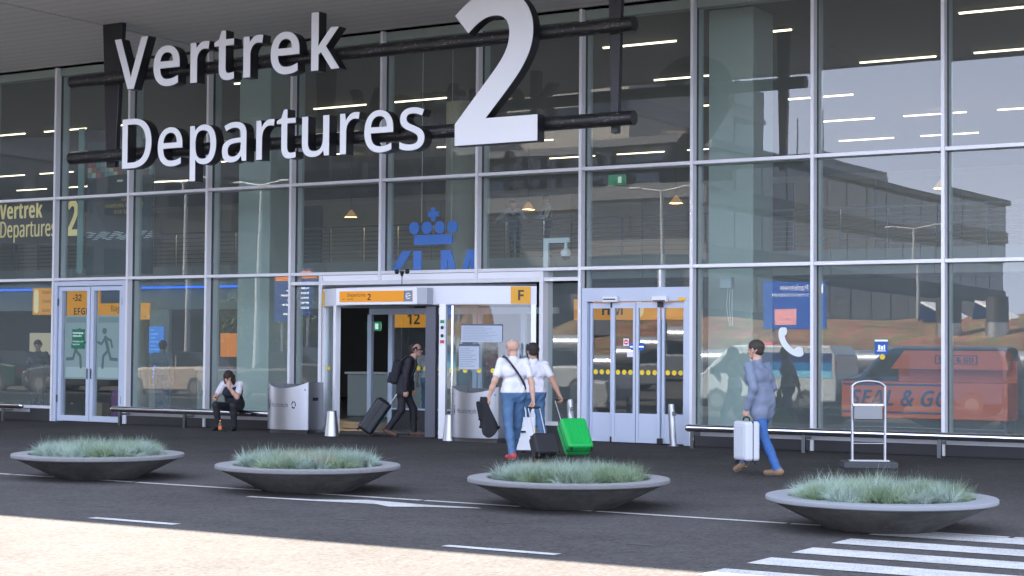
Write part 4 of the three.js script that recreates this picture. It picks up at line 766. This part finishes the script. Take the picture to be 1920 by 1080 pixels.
{ // ship poster
  const p = board('ship_poster', 'tall dark poster of a ship bow in rough sea hanging inside the glass', 2.0, 3.0, [-28.4, 4.75, -1.2], (c, w, h) => {
    c.fillStyle = '#2e3a44'; c.fillRect(0, 0, w, h); const cols = ['#9a4a3c', '#4c7f7a', '#b9b39a', '#6d3d3a', '#7f8f8c']; for (let i = 0; i < 15; i++) for (let j = 0; j < 3; j++) { c.fillStyle = cols[(i * 3 + j * 2) % 5]; c.fillRect(i * 27, 90 + j * 24, 26, 23); }
    c.fillStyle = '#14161b'; c.beginPath(); c.moveTo(0, 185); c.quadraticCurveTo(200, 120, 400, 185); c.lineTo(330, 330); c.quadraticCurveTo(260, 420, 200, 425); c.quadraticCurveTo(130, 420, 70, 330); c.fill();
    c.fillStyle = '#d8d2bd'; c.fillRect(185, 175, 36, 10); c.fillStyle = '#c9a043'; c.font = 'bold 24px sans-serif'; c.textAlign = 'center'; c.fillText('HANA HEL', 270, 272); c.fillText('HAMBURG PORT AUT', 230, 300, 300); c.fillText('RUN SIMPLE', 240, 328);
    c.fillStyle = '#1c2833'; c.fillRect(0, 420, w, 190); c.fillStyle = '#b9c4c8'; for (let k = 0; k < 40; k++) c.fillRect((k * 97) % w, 405 + (k * 29) % 36, 34, 4);
  }, 'poster'); p.material.roughness = 0.4;
  part(scene, 'banner_edge', box(0.18, 3.3, 0.03), std([0.2, 0.33, 0.32], 0.5), [-29.62, 4.95, -1.2]); tag(scene.children[scene.children.length - 1], 'narrow teal banner strip beside the ship poster', 'banner');
}
{ // blue airline emblem hung inside the glass
  const t = thing('airline_emblem', 'large blue crown emblem above the blue letters KLM behind the glass', 'sign', [-19.37, 0, -0.5]);
  const blue = std([0.006, 0.2, 0.9], 0.5);
  for (let k = 0; k < 4; k++) { const g = new THREE.CylinderGeometry(0.12, 0.12, 0.03, 28); g.rotateX(Math.PI / 2); part(t, 'crown_disc', g, blue, [-0.45 + k * 0.3, 3.98, 0]); }
  part(t, 'crown_band', box(0.9, 0.19, 0.03), blue, [0, 3.745, 0]); part(t, 'cross_arm', box(0.26, 0.1, 0.03), blue, [0, 4.24, 0]); part(t, 'cross_upright', box(0.1, 0.25, 0.028), blue, [0, 4.24, 0]);
  for (const [ch, x0, x1] of [['K', -1.2, -0.5], ['L', -0.45, 0.06], ['M', 0.2, 1.04]]) { const g = new THREE.ExtrudeGeometry(fontBold.generateShapes(ch, 0.84), { depth: 0.03, bevelEnabled: false }); g.computeBoundingBox(); const bb = g.boundingBox; g.translate(-bb.min.x, 0, 0); g.scale((x1 - x0) / (bb.max.x - bb.min.x), 1, 1); part(t, 'letter', g, blue, [x0, 2.7, 0]); }
  for (const x of [-0.3, 0.4]) part(t, 'wire', cyl(0.006, 0.006, 3.6, 6), M.steel, [x, 5.9, -0.03]);
}
{ // dome camera on a bracket
  const t = thing('dome_camera', 'white dome camera hanging from a bracket behind the glass above the F plate', 'camera', [-16.82, 3.14, -0.5]);
  part(t, 'upright', box(0.1, 0.56, 0.06), M.white, [0, 0.28, 0]); part(t, 'arm', box(0.46, 0.09, 0.06), M.white, [0.28, 0.515, 0]); part(t, 'stem', cyl(0.03, 0.045, 0.14, 14), M.white, [0.42, 0.4, 0]); part(t, 'housing', new THREE.SphereGeometry(0.1, 20, 14), M.white, [0.42, 0.27, 0]); part(t, 'lens', new THREE.SphereGeometry(0.085, 18, 10, 0, 6.3, 1.57, 1.57), M.black, [0.42, 0.225, 0]);
}
// lower level: counters, screens, lit panels
const strip = part(scene, 'blue_light', box(16, 0.05, 0.06), new THREE.MeshStandardMaterial({ color: 0x000000, emissive: rgb(0.02, 0.16, 1), emissiveIntensity: 0.13 }), [-35, 3.16, -6]); tag(strip, 'long blue light line under the ceiling of the lower hall', 'light');
{ const l = new THREE.RectAreaLight(rgb(0.02, 0.16, 1), 0.13, 16, 0.06); l.position.set(-35, 3.16, -5.95); l.rotation.y = Math.PI; scene.add(l); }
tag(part(scene, 'bulkhead', box(26, 0.7, 0.2), std([0.25, 0.31, 0.3], 0.7), [-37, 2.95, -6.3]), 'grey-green bulkhead carrying the blue light line', 'bulkhead');
for (const [x, y, w, h, z, l] of [[-28.95, 1.8, 0.42, 0.62, -3, 'upright blue information screen, upper one of two'], [-28.92, 1.15, 0.36, 0.58, -3.02, 'upright blue information screen, lower one of two']]) { const p = part(scene, 'info_screen', box(w, h, 0.05), new THREE.MeshStandardMaterial({ map: canvasTexture(64, 96, (c, W, H) => { c.fillStyle = '#1c56b0'; c.fillRect(0, 0, W, H); c.fillStyle = '#9cc2ee'; for (let k = 0; k < 6; k++) c.fillRect(6, 10 + k * 14, 20 + (k * 17) % 30, 5); }), emissive: rgb(0.02, 0.08, 0.25), emissiveIntensity: 0.2 }), [x, y, z]); tag(p, l, 'screen'); }
{ const t = thing('screen_pillar', 'grey pillar carrying the two blue screens', 'pillar', [-28.93, 0, -3.12]); part(t, 'body', rbox(0.6, 2.5, 0.12, 0.02), std([0.3, 0.31, 0.3], 0.6), [0, 1.26, 0]); }
for (const [x, z, w, c, l] of [[-31.1, -8, 0.56, [0.8, 0.22, 0.01], 'glowing orange panel of a shop front inside the hall'], [-38, -8, 1.2, [0.5, 0.42, 0.3], 'glowing cream panel of a shop front inside the hall']]) {
  const p = part(scene, 'light_panel', box(w, 0.62, 0.06), new THREE.MeshStandardMaterial({ color: rgb(...c), emissive: rgb(...c), emissiveIntensity: 0.05 }), [x, 1.7, z]); tag(p, l, 'light panel');
  const q = new THREE.RectAreaLight(rgb(...c), 0.05, w, 0.62); q.position.set(x, 1.7, z + 0.04); q.rotation.y = Math.PI; scene.add(q);
}
for (const [x, z, l] of [[-30.2, -7.5, 'long grey check-in counter far inside beyond the seated woman'], [-24.5, -6.5, 'long grey check-in counter inside behind the recycling bin']]) {
  const t = thing('service_counter', l, 'counter', [x, 0, z]); part(t, 'front', rbox(2.6, 1.0, 0.6, 0.03), std([0.4, 0.43, 0.42], 0.5), [0, 0.52, 0]); part(t, 'top', rbox(2.7, 0.05, 0.7, 0.015), M.white, [0, 1.05, 0]);
}
{ // purple suitcase just inside the emergency exit
  suitcase('suitcase', 'purple hard suitcase standing inside the emergency exit door', [-27.75, 0.02, -0.75], 0.4, 0.5, 0.68, 0.28, std([0.16, 0.01, 0.14], 0.4), 0, 0, true);
  const b = thing('cardboard_box', 'brown box stacked by the wall inside the emergency exit', 'box', [-28.65, 0.02, -0.9], 0.2); part(b, 'body', box(0.36, 0.36, 0.3), std([0.25, 0.17, 0.1], 0.9), [0, 0.19, 0]); part(b, 'tape', box(0.06, 0.004, 0.302), std([0.35, 0.27, 0.17], 0.4), [0, 0.373, 0]);
}
const KX = [-11.34, -8.47, -10.5, -10.22, -11.2, -9.46, -9.68, -8.98];   // counter ends, wall start, slanted corner, lettering, small logo
{ // baggage-wrapping kiosk behind the last panes
  const t = thing('wrapping_kiosk', 'orange kiosk inside the glass with blue SEAL & GO lettering and slanted upper panel', 'kiosk', [0, 0, -1.25]);
  const paintO = std([0.62, 0.075, 0.012], 0.45), navy = std([0.01, 0.015, 0.09], 0.5), x0 = KX[0], x1 = KX[1];
  part(t, 'counter', rbox(x1 - x0, 0.62, 0.6, 0.02), paintO, [(x0 + x1) / 2, 0.83, -0.3]);
  part(t, 'base', box(x1 - x0 - 0.1, 0.5, 0.45), std([0.02, 0.02, 0.022], 0.6), [(x0 + x1) / 2, 0.27, -0.32]);
  part(t, 'back_wall', box(x1 - KX[2], 0.36, 0.08), paintO, [(x1 + KX[2]) / 2, 1.32, -0.56]);
  const sh = new THREE.Shape([[KX[2] + 0.04, 1.36], [x1, 1.36], [x1 - 0.06, 1.66], [KX[3], 1.66]].map((p) => new THREE.Vector2(...p)));
  part(t, 'upper_panel', new THREE.ExtrudeGeometry(sh, { depth: 0.3, bevelEnabled: true, bevelSize: 0.008, bevelThickness: 0.008, bevelSegments: 1 }), paintO, [0, 0, -0.32]);
  for (const y of [1.09, 0.62]) part(t, 'line', box(KX[5] - x0 - 0.05, 0.035, 0.006), navy, [(x0 + KX[5]) / 2, y, 0.004]);
  const word = (name, a, b, y, h, z, lean) => { const L = letters(fontBold, 'SEAL & GO', h), k = (b - a) / L.width; for (const { shapes, x } of L.list) { const g = new THREE.ExtrudeGeometry(shapes, { depth: 0.006, bevelEnabled: false, curveSegments: 5 }), p = g.attributes.position; for (let i = 0; i < p.count; i++) p.setX(i, p.getX(i) * k + p.getY(i) * lean); part(t, name, g, navy, [a + x * k, y, z]); } };
  word('letter', KX[4], KX[5], 0.73, 0.27, 0.002, 0.25); word('small_letter', KX[6] + 0.05, KX[7] - 0.05, 1.475, 0.085, 0.0, 0);
  const fy = [1.45, 1.585]; for (const y of fy) part(t, 'logo_frame', box(KX[7] - KX[6], 0.014, 0.006), navy, [(KX[6] + KX[7]) / 2, y, 0.0]);
  for (const x of [KX[6], KX[7]]) part(t, 'logo_frame', box(0.014, 0.121, 0.006), navy, [x, 1.5175, 0.0]);
}
// stickers on the right-hand panes
{
  const s = new THREE.Shape(); s.moveTo(-0.16, 0.24); s.bezierCurveTo(-0.24, 0.22, -0.24, 0.02, -0.1, -0.12); s.bezierCurveTo(0.02, -0.24, 0.2, -0.3, 0.24, -0.2); s.lineTo(0.22, -0.1); s.bezierCurveTo(0.12, -0.06, 0.1, -0.12, 0.06, -0.12); s.bezierCurveTo(-0.04, -0.06, -0.1, 0.04, -0.1, 0.1); s.bezierCurveTo(-0.06, 0.12, -0.04, 0.18, -0.08, 0.24); s.closePath();
  const g = new THREE.ExtrudeGeometry(s, { depth: 0.002, bevelEnabled: false }); tag(part(scene, 'telephone_sticker', g, std([0.75, 0.8, 0.78], 0.6), [-11.76, 1.8, -0.03]), 'white telephone handset sticker on the glass', 'sticker');
  const t = thing('trolley_sticker', 'blue luggage trolley pictogram sticker with a yellow dot below', 'sticker', [-10.17, 1.72, -0.032]);
  part(t, 'plate', box(0.22, 0.24, 0.004), printed(88, 96, (c, w, h) => { c.fillStyle = '#1d56a8'; c.fillRect(0, 0, w, h); c.fillStyle = '#fff'; c.fillRect(14, 70, 60, 6); c.fillRect(22, 34, 16, 32); c.fillRect(42, 40, 14, 26); c.fillRect(60, 34, 10, 32); c.fillRect(0, 0, w, 12); })); part(t, 'dot', dotGeo, dotMat, [0.02, -0.16, 0.004]);
  const p = thing('junction_box', 'grey electrical box with cables hung inside the glass by the sliding door', 'box', [-13.1, 2.82, -0.4]); part(p, 'case', rbox(0.22, 0.2, 0.12, 0.01), std([0.4, 0.43, 0.45], 0.5)); for (const k of [0, 1, 2]) part(p, 'cable', path([[0.02 + k * 0.04, -0.1, 0], [0.0 + k * 0.05, -0.4, 0.01], [0.05 + k * 0.03, -0.75, 0]], 0.006, 16, 5), M.white);
}
// people inside
const plain = (c, o = {}) => walker({ stride: 0.04, hair: 'short', c: { skin: TAN, shoe: BLACK, hair: [0.02, 0.015, 0.012], legs: BLACK, ...c }, ...o });
const lean = { lean: 0.2, chest: [0, 1.22, 0.14], neck: [0, 1.4, 0.26], head: [0, 1.54, 0.34] };
person('person', 'person in white shirt and dark vest leaning with spread arms on the gallery railing', [-26.0, 4.12, -14.05], faceTo(0.3, 0.95), plain({ top: [0.6, 0.62, 0.66], front: [0.02, 0.02, 0.03], sleeve: [0.6, 0.62, 0.66], skin: SKIN }, { ...lean, sleeve: 'long', L: { sh: [0.19, 1.36, 0.22], el: [0.33, 1.2, 0.32], wr: [0.42, 1.08, 0.48] }, R: { sh: [-0.19, 1.36, 0.22], el: [-0.33, 1.2, 0.32], wr: [-0.42, 1.08, 0.48] } }));
person('person', 'person in white shirt and dark vest standing sideways at the gallery railing', [-24.95, 4.12, -14.05], faceTo(-0.7, 0.7), plain({ top: [0.6, 0.62, 0.66], front: [0.02, 0.025, 0.03], sleeve: [0.6, 0.62, 0.66], skin: SKIN }, { sleeve: 'long', L: { el: [0.27, 1.18, 0.12], wr: [0.22, 1.08, 0.36] }, R: { el: [-0.27, 1.18, 0.12], wr: [-0.2, 1.08, 0.38] } }));
person('person', 'dark-dressed person standing inside the glass beyond the emergency exit', [-32.0, 0.02, -2.2], faceTo(0.5, 0.8), plain({ top: [0.02, 0.02, 0.025] }, { sleeve: 'long' }));
person('person', 'person in checked blue shirt standing inside behind the bench rail', [-28.2, 0.02, -2.4], faceTo(-0.3, -0.9), plain({ top: [0.16, 0.2, 0.25], legs: JEANS }));
person('person', 'person in grey T-shirt walking inside behind the revolving door', [-22.3, 0.02, -4.6], faceTo(-0.5, -0.85), plain({ top: [0.5, 0.5, 0.52], legs: JEANS }, { stride: 0.25 }));
person('person', 'person in red top standing far inside behind the revolving door', [-23.2, 0.02, -8.6], faceTo(0.5, 0.85), plain({ top: [0.4, 0.03, 0.05] }));
// ================================================================ what the glass mirrors: the far side of the road
const carPaint = (c) => phys(c, { roughness: 0.35, metalness: 0.1, clearcoat: 1, clearcoatRoughness: 0.05 });
const wheelGeo = new THREE.CylinderGeometry(0.33, 0.33, 0.22, 26); wheelGeo.rotateX(Math.PI / 2); const rimGeo = new THREE.CylinderGeometry(0.21, 0.21, 0.225, 20); rimGeo.rotateX(Math.PI / 2); const rimMat = std([0.5, 0.5, 0.52], 0.3, 0.9);
const lampWhite = std([0.75, 0.77, 0.8], 0.1), lampRed = std([0.5, 0.01, 0.01], 0.15);
function wheels(t, xs, hw) { for (const x of xs) for (const s of [-1, 1]) { const w = part(t, 'wheel', wheelGeo, M.rubber, [x, 0.33, s * (hw - 0.1)]); part(w, 'rim', rimGeo, rimMat, [0, 0, s * 0.008]); } }
function profile(pts, width, mat, t, name, bevel = 0.06) { const s = new THREE.Shape(pts.map((p) => new THREE.Vector2(...p))); const g = new THREE.ExtrudeGeometry(s, { depth: width - bevel * 2, bevelEnabled: true, bevelSize: bevel, bevelThickness: bevel, bevelSegments: 3 }); g.translate(0, 0, -width / 2 + bevel); return part(t, name, g, mat); }
// front of the vehicle is at -x; the side towards the terminal is -z
function van(label, x, z, paint, decorate) {
  const t = thing('parked_van', label, 'van', [x, 0, z]);
  profile([[-2.3, 0.42], [-2.32, 0.85], [-2.22, 1.0], [-1.78, 1.12], [-1.02, 1.84], [-0.75, 1.95], [2.15, 1.95], [2.3, 1.7], [2.36, 0.9], [2.34, 0.42], [1.85, 0.4], [1.75, 0.62], [1.5, 0.74], [1.25, 0.62], [1.15, 0.4], [-1.0, 0.4], [-1.1, 0.62], [-1.35, 0.74], [-1.6, 0.62], [-1.7, 0.4]], 1.86, paint, t, 'body');
  wheels(t, [-1.35, 1.5], 0.93);
  for (const s of [-1, 1]) {
    const z0 = s * 0.934, w = new THREE.Shape([[-1.6, 1.17], [-1.02, 1.74], [-0.3, 1.76], [-0.3, 1.15]].map((p) => new THREE.Vector2(...p))), g = new THREE.ExtrudeGeometry(w, { depth: 0.012, bevelEnabled: false }); part(t, 'side_window', g, M.carGlass, [0, 0, z0 - 0.006]);
    part(t, 'tail_light', box(0.07, 0.5, 0.1), lampRed, [2.345, 1.3, s * 0.86]); part(t, 'head_light', rbox(0.16, 0.2, 0.4, 0.04), lampWhite, [-2.24, 0.88, s * 0.62]); part(t, 'mirror', rbox(0.1, 0.22, 0.18, 0.04), M.black, [-1.45, 1.22, s * 1.04]);
    part(t, 'sill_trim', box(2.0, 0.1, 0.02), M.black, [0.05, 0.43, s * 0.93]);
  }
  part(t, 'windscreen', box(0.02, 0.86, 1.5), M.carGlass, [-1.43, 1.5, 0], [0, 0, -0.81]); part(t, 'rear_window', box(0.02, 0.5, 1.4), M.carGlass, [2.345, 1.5, 0]); part(t, 'bumper', rbox(0.2, 0.24, 1.8, 0.06), M.black, [-2.3, 0.5, 0]); part(t, 'bumper', rbox(0.2, 0.24, 1.8, 0.06), M.black, [2.34, 0.5, 0]);
  decorate?.(t); return t;
}
van('plain dark blue van parked across the road behind the striped white van', -17.1, 22.6, carPaint([0.02, 0.05, 0.11]));
van('white van with navy and blue stripes parked ahead of the dark blue van', -21.9, 22.3, carPaint([0.4, 0.44, 0.47]), (t) => {
  for (const [y0, y1, c] of [[1.5, 1.78, [0.008, 0.02, 0.11]], [1.26, 1.498, [0.01, 0.14, 0.36]], [1.06, 1.258, [0.14, 0.42, 0.6]]]) part(t, 'stripe', box(2.5, y1 - y0, 0.008), std(c, 0.3), [1.0, (y0 + y1) / 2, -0.938]);
  part(t, 'roof_sign', rbox(0.6, 0.14, 0.2, 0.03), std([0.6, 0.05, 0.1], 0.4), [-0.2, 2.03, 0]);
});
function car(label, x, z, paint, turn = 0) {
  const t = thing('parked_car', label, 'car', [x, 0, z], turn);
  profile([[-2.15, 0.3], [-2.2, 0.6], [-1.95, 0.78], [-1.1, 0.9], [1.55, 0.95], [2.1, 0.9], [2.18, 0.55], [2.12, 0.3], [1.68, 0.28], [1.6, 0.5], [1.32, 0.64], [1.04, 0.5], [0.96, 0.28], [-1.0, 0.28], [-1.08, 0.5], [-1.36, 0.64], [-1.64, 0.5], [-1.72, 0.28]], 1.78, paint, t, 'body', 0.08);
  profile([[-1.15, 0.88], [-0.35, 1.4], [0.1, 1.47], [0.95, 1.42], [1.7, 0.93]], 1.5, M.carGlass, t, 'cabin', 0.08); profile([[-0.42, 1.4], [0.08, 1.49], [0.95, 1.44], [0.9, 1.41], [0.08, 1.45]], 1.36, paint, t, 'roof', 0.03);
  wheels(t, [-1.36, 1.32], 0.88);
  for (const s of [-1, 1]) { part(t, 'head_light', rbox(0.25, 0.12, 0.34, 0.04), lampWhite, [-2.1, 0.7, s * 0.66]); part(t, 'tail_light', rbox(0.1, 0.16, 0.36, 0.03), lampRed, [2.16, 0.76, s * 0.64]); part(t, 'pillar', tube([0.35, 0.9, s * 0.79], [0.3, 1.43, s * 0.72], 0.035, 6), paint); }
}
car('silver car parked ahead of the striped white van', -27.2, 18.2, carPaint([0.3, 0.32, 0.34]));
car('dark blue car parked in the row ahead of the silver car', -32.1, 17.6, carPaint([0.02, 0.045, 0.1]));  // row closed up with added dark cars, hiding sunlit ground from the glass
car('black car parked behind the dark blue car in the long row', -36.9, 17.6, carPaint([0.015, 0.015, 0.017]));
car('beige car between two black cars in the long row', -41.7, 17.6, carPaint([0.3, 0.26, 0.23]));
car('graphite car parked next after the beige car', -46.5, 17.6, carPaint([0.035, 0.037, 0.04]));
car('dark green car parked next after the graphite car', -51.3, 17.6, carPaint([0.015, 0.04, 0.03]));
car('white car parked next after the dark green car', -56.1, 17.6, carPaint([0.4, 0.41, 0.43]));
car('dark red car parked next after the white car', -60.9, 17.6, carPaint([0.1, 0.012, 0.015]));
car('navy car parked at the far end of the long row', -65.7, 17.6, carPaint([0.012, 0.02, 0.05]));
car('grey car parked in the second row before the low pavilion', -28, 27, carPaint([0.12, 0.13, 0.15]));
// low pavilion with planted roof
{
  const t = thing('low_pavilion', 'low pavilion with a sloping sedum roof and silver eaves', 'building', [0, 0, 0]);
  part(t, 'wall', box(30, 1.5, 12), std([0.2, 0.2, 0.2], 0.7), [-22, 0.75, 40.5]);
  const eave = new THREE.CylinderGeometry(0.38, 0.38, 31, 20); eave.rotateZ(Math.PI / 2); part(t, 'eaves', eave, std([0.6, 0.62, 0.65], 0.25, 0.8), [-22, 1.62, 33.6]);
  const n1 = fbm(512, [[6, 0.7], [14, 1], [40, 1], [90, 0.8]], 301), n2 = fbm(512, [[10, 1], [60, 1]], 401);
  const sed = new THREE.MeshStandardMaterial({ roughness: 1, map: colourTexture(512, (i, j, k) => { const a = n1[k], s = 0.35 + 1.7 * n2[k]; const c = a < 0.46 ? [0.2, 0.06, 0.05] : a < 0.53 ? [0.17, 0.08, 0.06] : a < 0.6 ? [0.2, 0.14, 0.045] : [0.1, 0.1, 0.035]; return c.map((v) => v * s); }, 6), bumpMap: heightTexture(512, n2, 2), bumpScale: 0.1 });
  const g = new THREE.PlaneGeometry(31, 13.2, 40, 14); g.rotateX(-Math.PI / 2); const p = g.attributes.position, uv = g.attributes.uv;
  for (let i = 0; i < p.count; i++) { const x = p.getX(i), z = p.getZ(i), v = (z + 6.6) / 13.2; p.setY(i, 1.95 + 1.7 * Math.sin(v * 1.57) + 0.22 * Math.sin(x * 0.21) * v + 0.05 * Math.sin(x * 1.3 + z)); uv.setXY(i, x, z); } g.computeVertexNormals();
  part(t, 'sedum_roof', g, sed, [-22, 0, 40.4]);
  for (const x of [-23.3, -21.2]) { const s = new THREE.Shape([[-0.75, 0], [-0.6, 0.7], [0.85, 0]].map((q) => new THREE.Vector2(...q))), k = new THREE.ExtrudeGeometry(s, { depth: 2, bevelEnabled: false }); const sk = part(t, 'skylight', k, std([0.01, 0.02, 0.07], 0.1), [x, 3.3, 41.5]); part(sk, 'frame', box(1.62, 0.08, 2.1), M.white, [0.12, 0.4, 1], [0, 0, -0.45]); }
  for (const [x, z] of [[-21.5, 37.5], [-19.6, 37.2]]) { const ch = part(t, 'vent', cyl(0.42, 0.42, 1.1, 20), std([0.03, 0.025, 0.03], 0.6), [x, 3.5, z]); part(ch, 'collar', cyl(0.44, 0.44, 0.7, 20), M.steel, [0, -0.75, 0]); }
}
// office block of dark glass bands, stepped top
{
  const t = thing('office_block', 'long office block of dark glass bands with a stepped pale top', 'building');
  const wallM = std([0.07, 0.075, 0.09], 0.7), glassM = std([0.012, 0.018, 0.032], 0.12);
  part(t, 'wall', box(44, 11.3, 46), std([0.035, 0.04, 0.05], 0.6), [-58, 5.65, 69.5]);
  for (let f = 0; f < 3; f++) {
    const y = 3.6 + f * 2.7; part(t, 'spandrel', box(44.3, 0.75, 46.3), wallM, [-58, y, 69.5]);
    for (let k = 0; k < 15; k++) part(t, 'window', box(0.06, 1.7, 2.9), glassM, [-35.98, y + 1.25, 48 + k * 3.05]);
    for (let k = 0; k < 14; k++) part(t, 'window', box(2.9, 1.7, 0.06), glassM, [-78 + k * 3.05, y + 1.25, 46.46]);
  }
  part(t, 'roof_edge', box(44.6, 0.35, 46.6), wallM, [-58, 11.45, 69.5]);
  for (const [x, y, z, w, h, d] of [[-52, 13.8, 62, 14, 4.4, 12], [-47, 12.9, 82, 9, 2.6, 14], [-66, 15.5, 70, 12, 8, 14]]) { part(t, 'roof_block', box(w, h, d), std([0.2, 0.195, 0.185], 0.7), [x, y, z]); part(t, 'roof_block_band', box(w + 0.1, 0.9, d + 0.1), glassM, [x, y + h * 0.2, z]); }
  for (const [x, z, h] of [[-48, 60, 4], [-49.5, 61, 5], [-50.2, 64, 3.4], [-46, 80, 3], [-45, 84, 3.6]]) part(t, 'antenna', cyl(0.04, 0.06, h, 6), M.steelDark, [x, 15.9 + h / 2 - (z > 75 ? 1.7 : 0), z]);
  const u = thing('pale_hall', 'pale distant hall with lattice lines beyond the office block', 'building'); part(u, 'wall', box(30, 7, 30), std([0.4, 0.42, 0.47], 0.7), [-16, 3.5, 112]); for (let k = 0; k < 14; k++) part(u, 'fin', box(0.12, 6.6, 0.2), std([0.5, 0.52, 0.58], 0.6), [-31.1 + 0.02, 3.5, 98.5 + k * 2]);
}
{ // unseen dark wing, added so the left panes mirror it instead of sky
  const t = thing('terminal_wing', 'tall dark terminal wing closing off the far end of the road', 'building');
  part(t, 'wall', box(38, 24, 86), std([0.1, 0.095, 0.09], 0.7), [-81, 12, 67]);
  for (let f = 0; f < 6; f++) { part(t, 'ledge', box(38.3, 0.4, 86.3), std([0.16, 0.15, 0.15], 0.7), [-81, 3.4 + f * 3.6, 67]); for (let k = 0; k < 19; k++) part(t, 'window', box(0.06, 2.0, 3.6), std([0.012, 0.014, 0.018], 0.1), [-61.97, 5.4 + f * 3.6, 27 + k * 4.4]); }
}
// lamp posts
const poleGrey = std([0.3, 0.31, 0.33], 0.5, 0.2);
for (const [x, z, h, l] of [[-29.2, 29, 7.3, 'white twin-arm lamp post in front of the low pavilion'], [-27, 50, 7.4, 'white twin-arm lamp post behind the sedum roof'], [-42.6, 22.5, 7.6, 'white twin-arm lamp post near the row of cars'], [-47.5, 24, 8.2, 'white twin-arm lamp post at the far end of the car row']]) {
  const t = thing('lamp_post', l, 'lamp post', [x, 0, z]); part(t, 'pole', cyl(0.06, 0.13, h, 14), poleGrey, [0, h / 2, 0]); for (const s of [-1, 1]) { part(t, 'arm', tube([0, h - 0.05, 0], [s * 0.9, h + 0.08, 0], 0.035, 8), poleGrey); part(t, 'lamp_head', rbox(0.5, 0.08, 0.2, 0.03), poleGrey, [s * 1.1, h + 0.09, 0]); }
}
function roadSign(label, x, z, w, h, y, draw) {
  const t = thing('road_sign', label, 'sign', [x, 0, z]); part(t, 'panel', box(w, h, 0.06), std([0.005, 0.08, 0.36], 0.4), [0, y, 0]);
  part(t, 'face', box(w - 0.04, h - 0.04, 0.004), new THREE.MeshStandardMaterial({ map: canvasTexture(512, Math.round(512 * h / w), draw), roughness: 0.4 }), [0, y, -0.034], [0, Math.PI, 0]);
  for (const s of [-1, 1]) part(t, 'post', cyl(0.05, 0.05, y + h / 2, 12), M.steel, [s * w * 0.35, (y + h / 2) / 2, 0.09]);
}
roadSign('blue parking direction sign reading Parkeren on two posts', -21.9, 24, 2.05, 1.5, 3.3, (c, w, h) => {
  c.fillStyle = '#0c4fae'; c.fillRect(0, 0, w, h); c.fillStyle = '#fff'; c.fillRect(14, 20, 84, 74); c.fillStyle = '#0c4fae'; c.font = 'bold 76px sans-serif'; c.fillText('P', 32, 86); c.fillStyle = '#fff'; c.font = '62px sans-serif'; c.fillText('Parkeren', 122, 66); c.font = '40px sans-serif'; c.fillText('Schiphol Centrum', 122, 116, 370);
  c.fillStyle = '#e8a0a8'; c.fillRect(230, 216, 190, 130); c.fillStyle = '#0c2f7e'; c.font = 'bold 90px sans-serif'; c.fillText('←', 110, 300);
});
roadSign('blue lane direction sign with an orange strip on two posts', -42.0, 24, 2.0, 1.9, 3.6, (c, w, h) => { c.fillStyle = '#0b2f78'; c.fillRect(0, 0, w, h); c.fillStyle = '#e8821a'; c.fillRect(0, 20, w, 60); c.fillStyle = '#dfe8f6'; for (let k = 0; k < 7; k++) c.fillRect(40, 120 + k * 48, 260 + (k * 67) % 150, 18); });
// trees past the pavilion end
const leafMat = new THREE.MeshPhysicalMaterial({ color: rgb(0.1, 0.13, 0.02), roughness: 0.8, transmission: 0.3, thickness: 0, side: THREE.DoubleSide });
for (const [x, z, h, l] of [[-45.5, 28.5, 3.6, 'small yellow-green tree by the far lamp post'], [-50.5, 30, 4.4, 'small yellow-green tree at the end of the pavilion'], [-55, 29, 4.0, 'small yellow-green tree past the last parked car']]) {
  const t = thing('small_tree', l, 'tree', [x, 0, z], rnd() * 6, 'trees across the road'); part(t, 'trunk', tube([0, 0, 0], [0.05, h * 0.6, 0], 0.1, 10, 0.05), std([0.08, 0.06, 0.045], 0.9));
  for (let k = 0; k < 5; k++) part(t, 'limb', tube([0.03, h * 0.42, 0], [Math.cos(k * 1.3) * h * 0.22, h * (0.66 + 0.05 * k), Math.sin(k * 1.3) * h * 0.22], 0.035, 6, 0.012), std([0.08, 0.06, 0.045], 0.9));
  const pos = [], idx = []; for (let k = 0; k < 2600; k++) { const u = rnd() * 2 - 1, a = rnd() * 6.283, r = Math.cbrt(rnd()) * h * 0.34 * (0.75 + 0.3 * Math.sin(a * 3 + u * 4)), q = Math.sqrt(1 - u * u), cx = r * q * Math.cos(a), cy = h * 0.7 + r * u * 1.1, cz = r * q * Math.sin(a), b = pos.length / 3, e = () => (rnd() - 0.5) * 0.16; pos.push(cx + e(), cy + e(), cz + e(), cx + e(), cy + e(), cz + e(), cx + e(), cy + e(), cz + e()); idx.push(b, b + 1, b + 2); }
  const g = new THREE.BufferGeometry(); g.setAttribute('position', new THREE.Float32BufferAttribute(pos, 3)); g.setIndex(idx); g.computeVertexNormals(); part(t, 'crown', g, leafMat);
}
// ================================================================ render
const renderer = new THREE.WebGLRenderer({ antialias: true });
renderer.toneMapping = THREE.LinearToneMapping; renderer.toneMappingExposure = EXPOSURE;
renderer.shadowMap.enabled = true; renderer.setSize(1024, 576);
renderer.render(scene, camera);
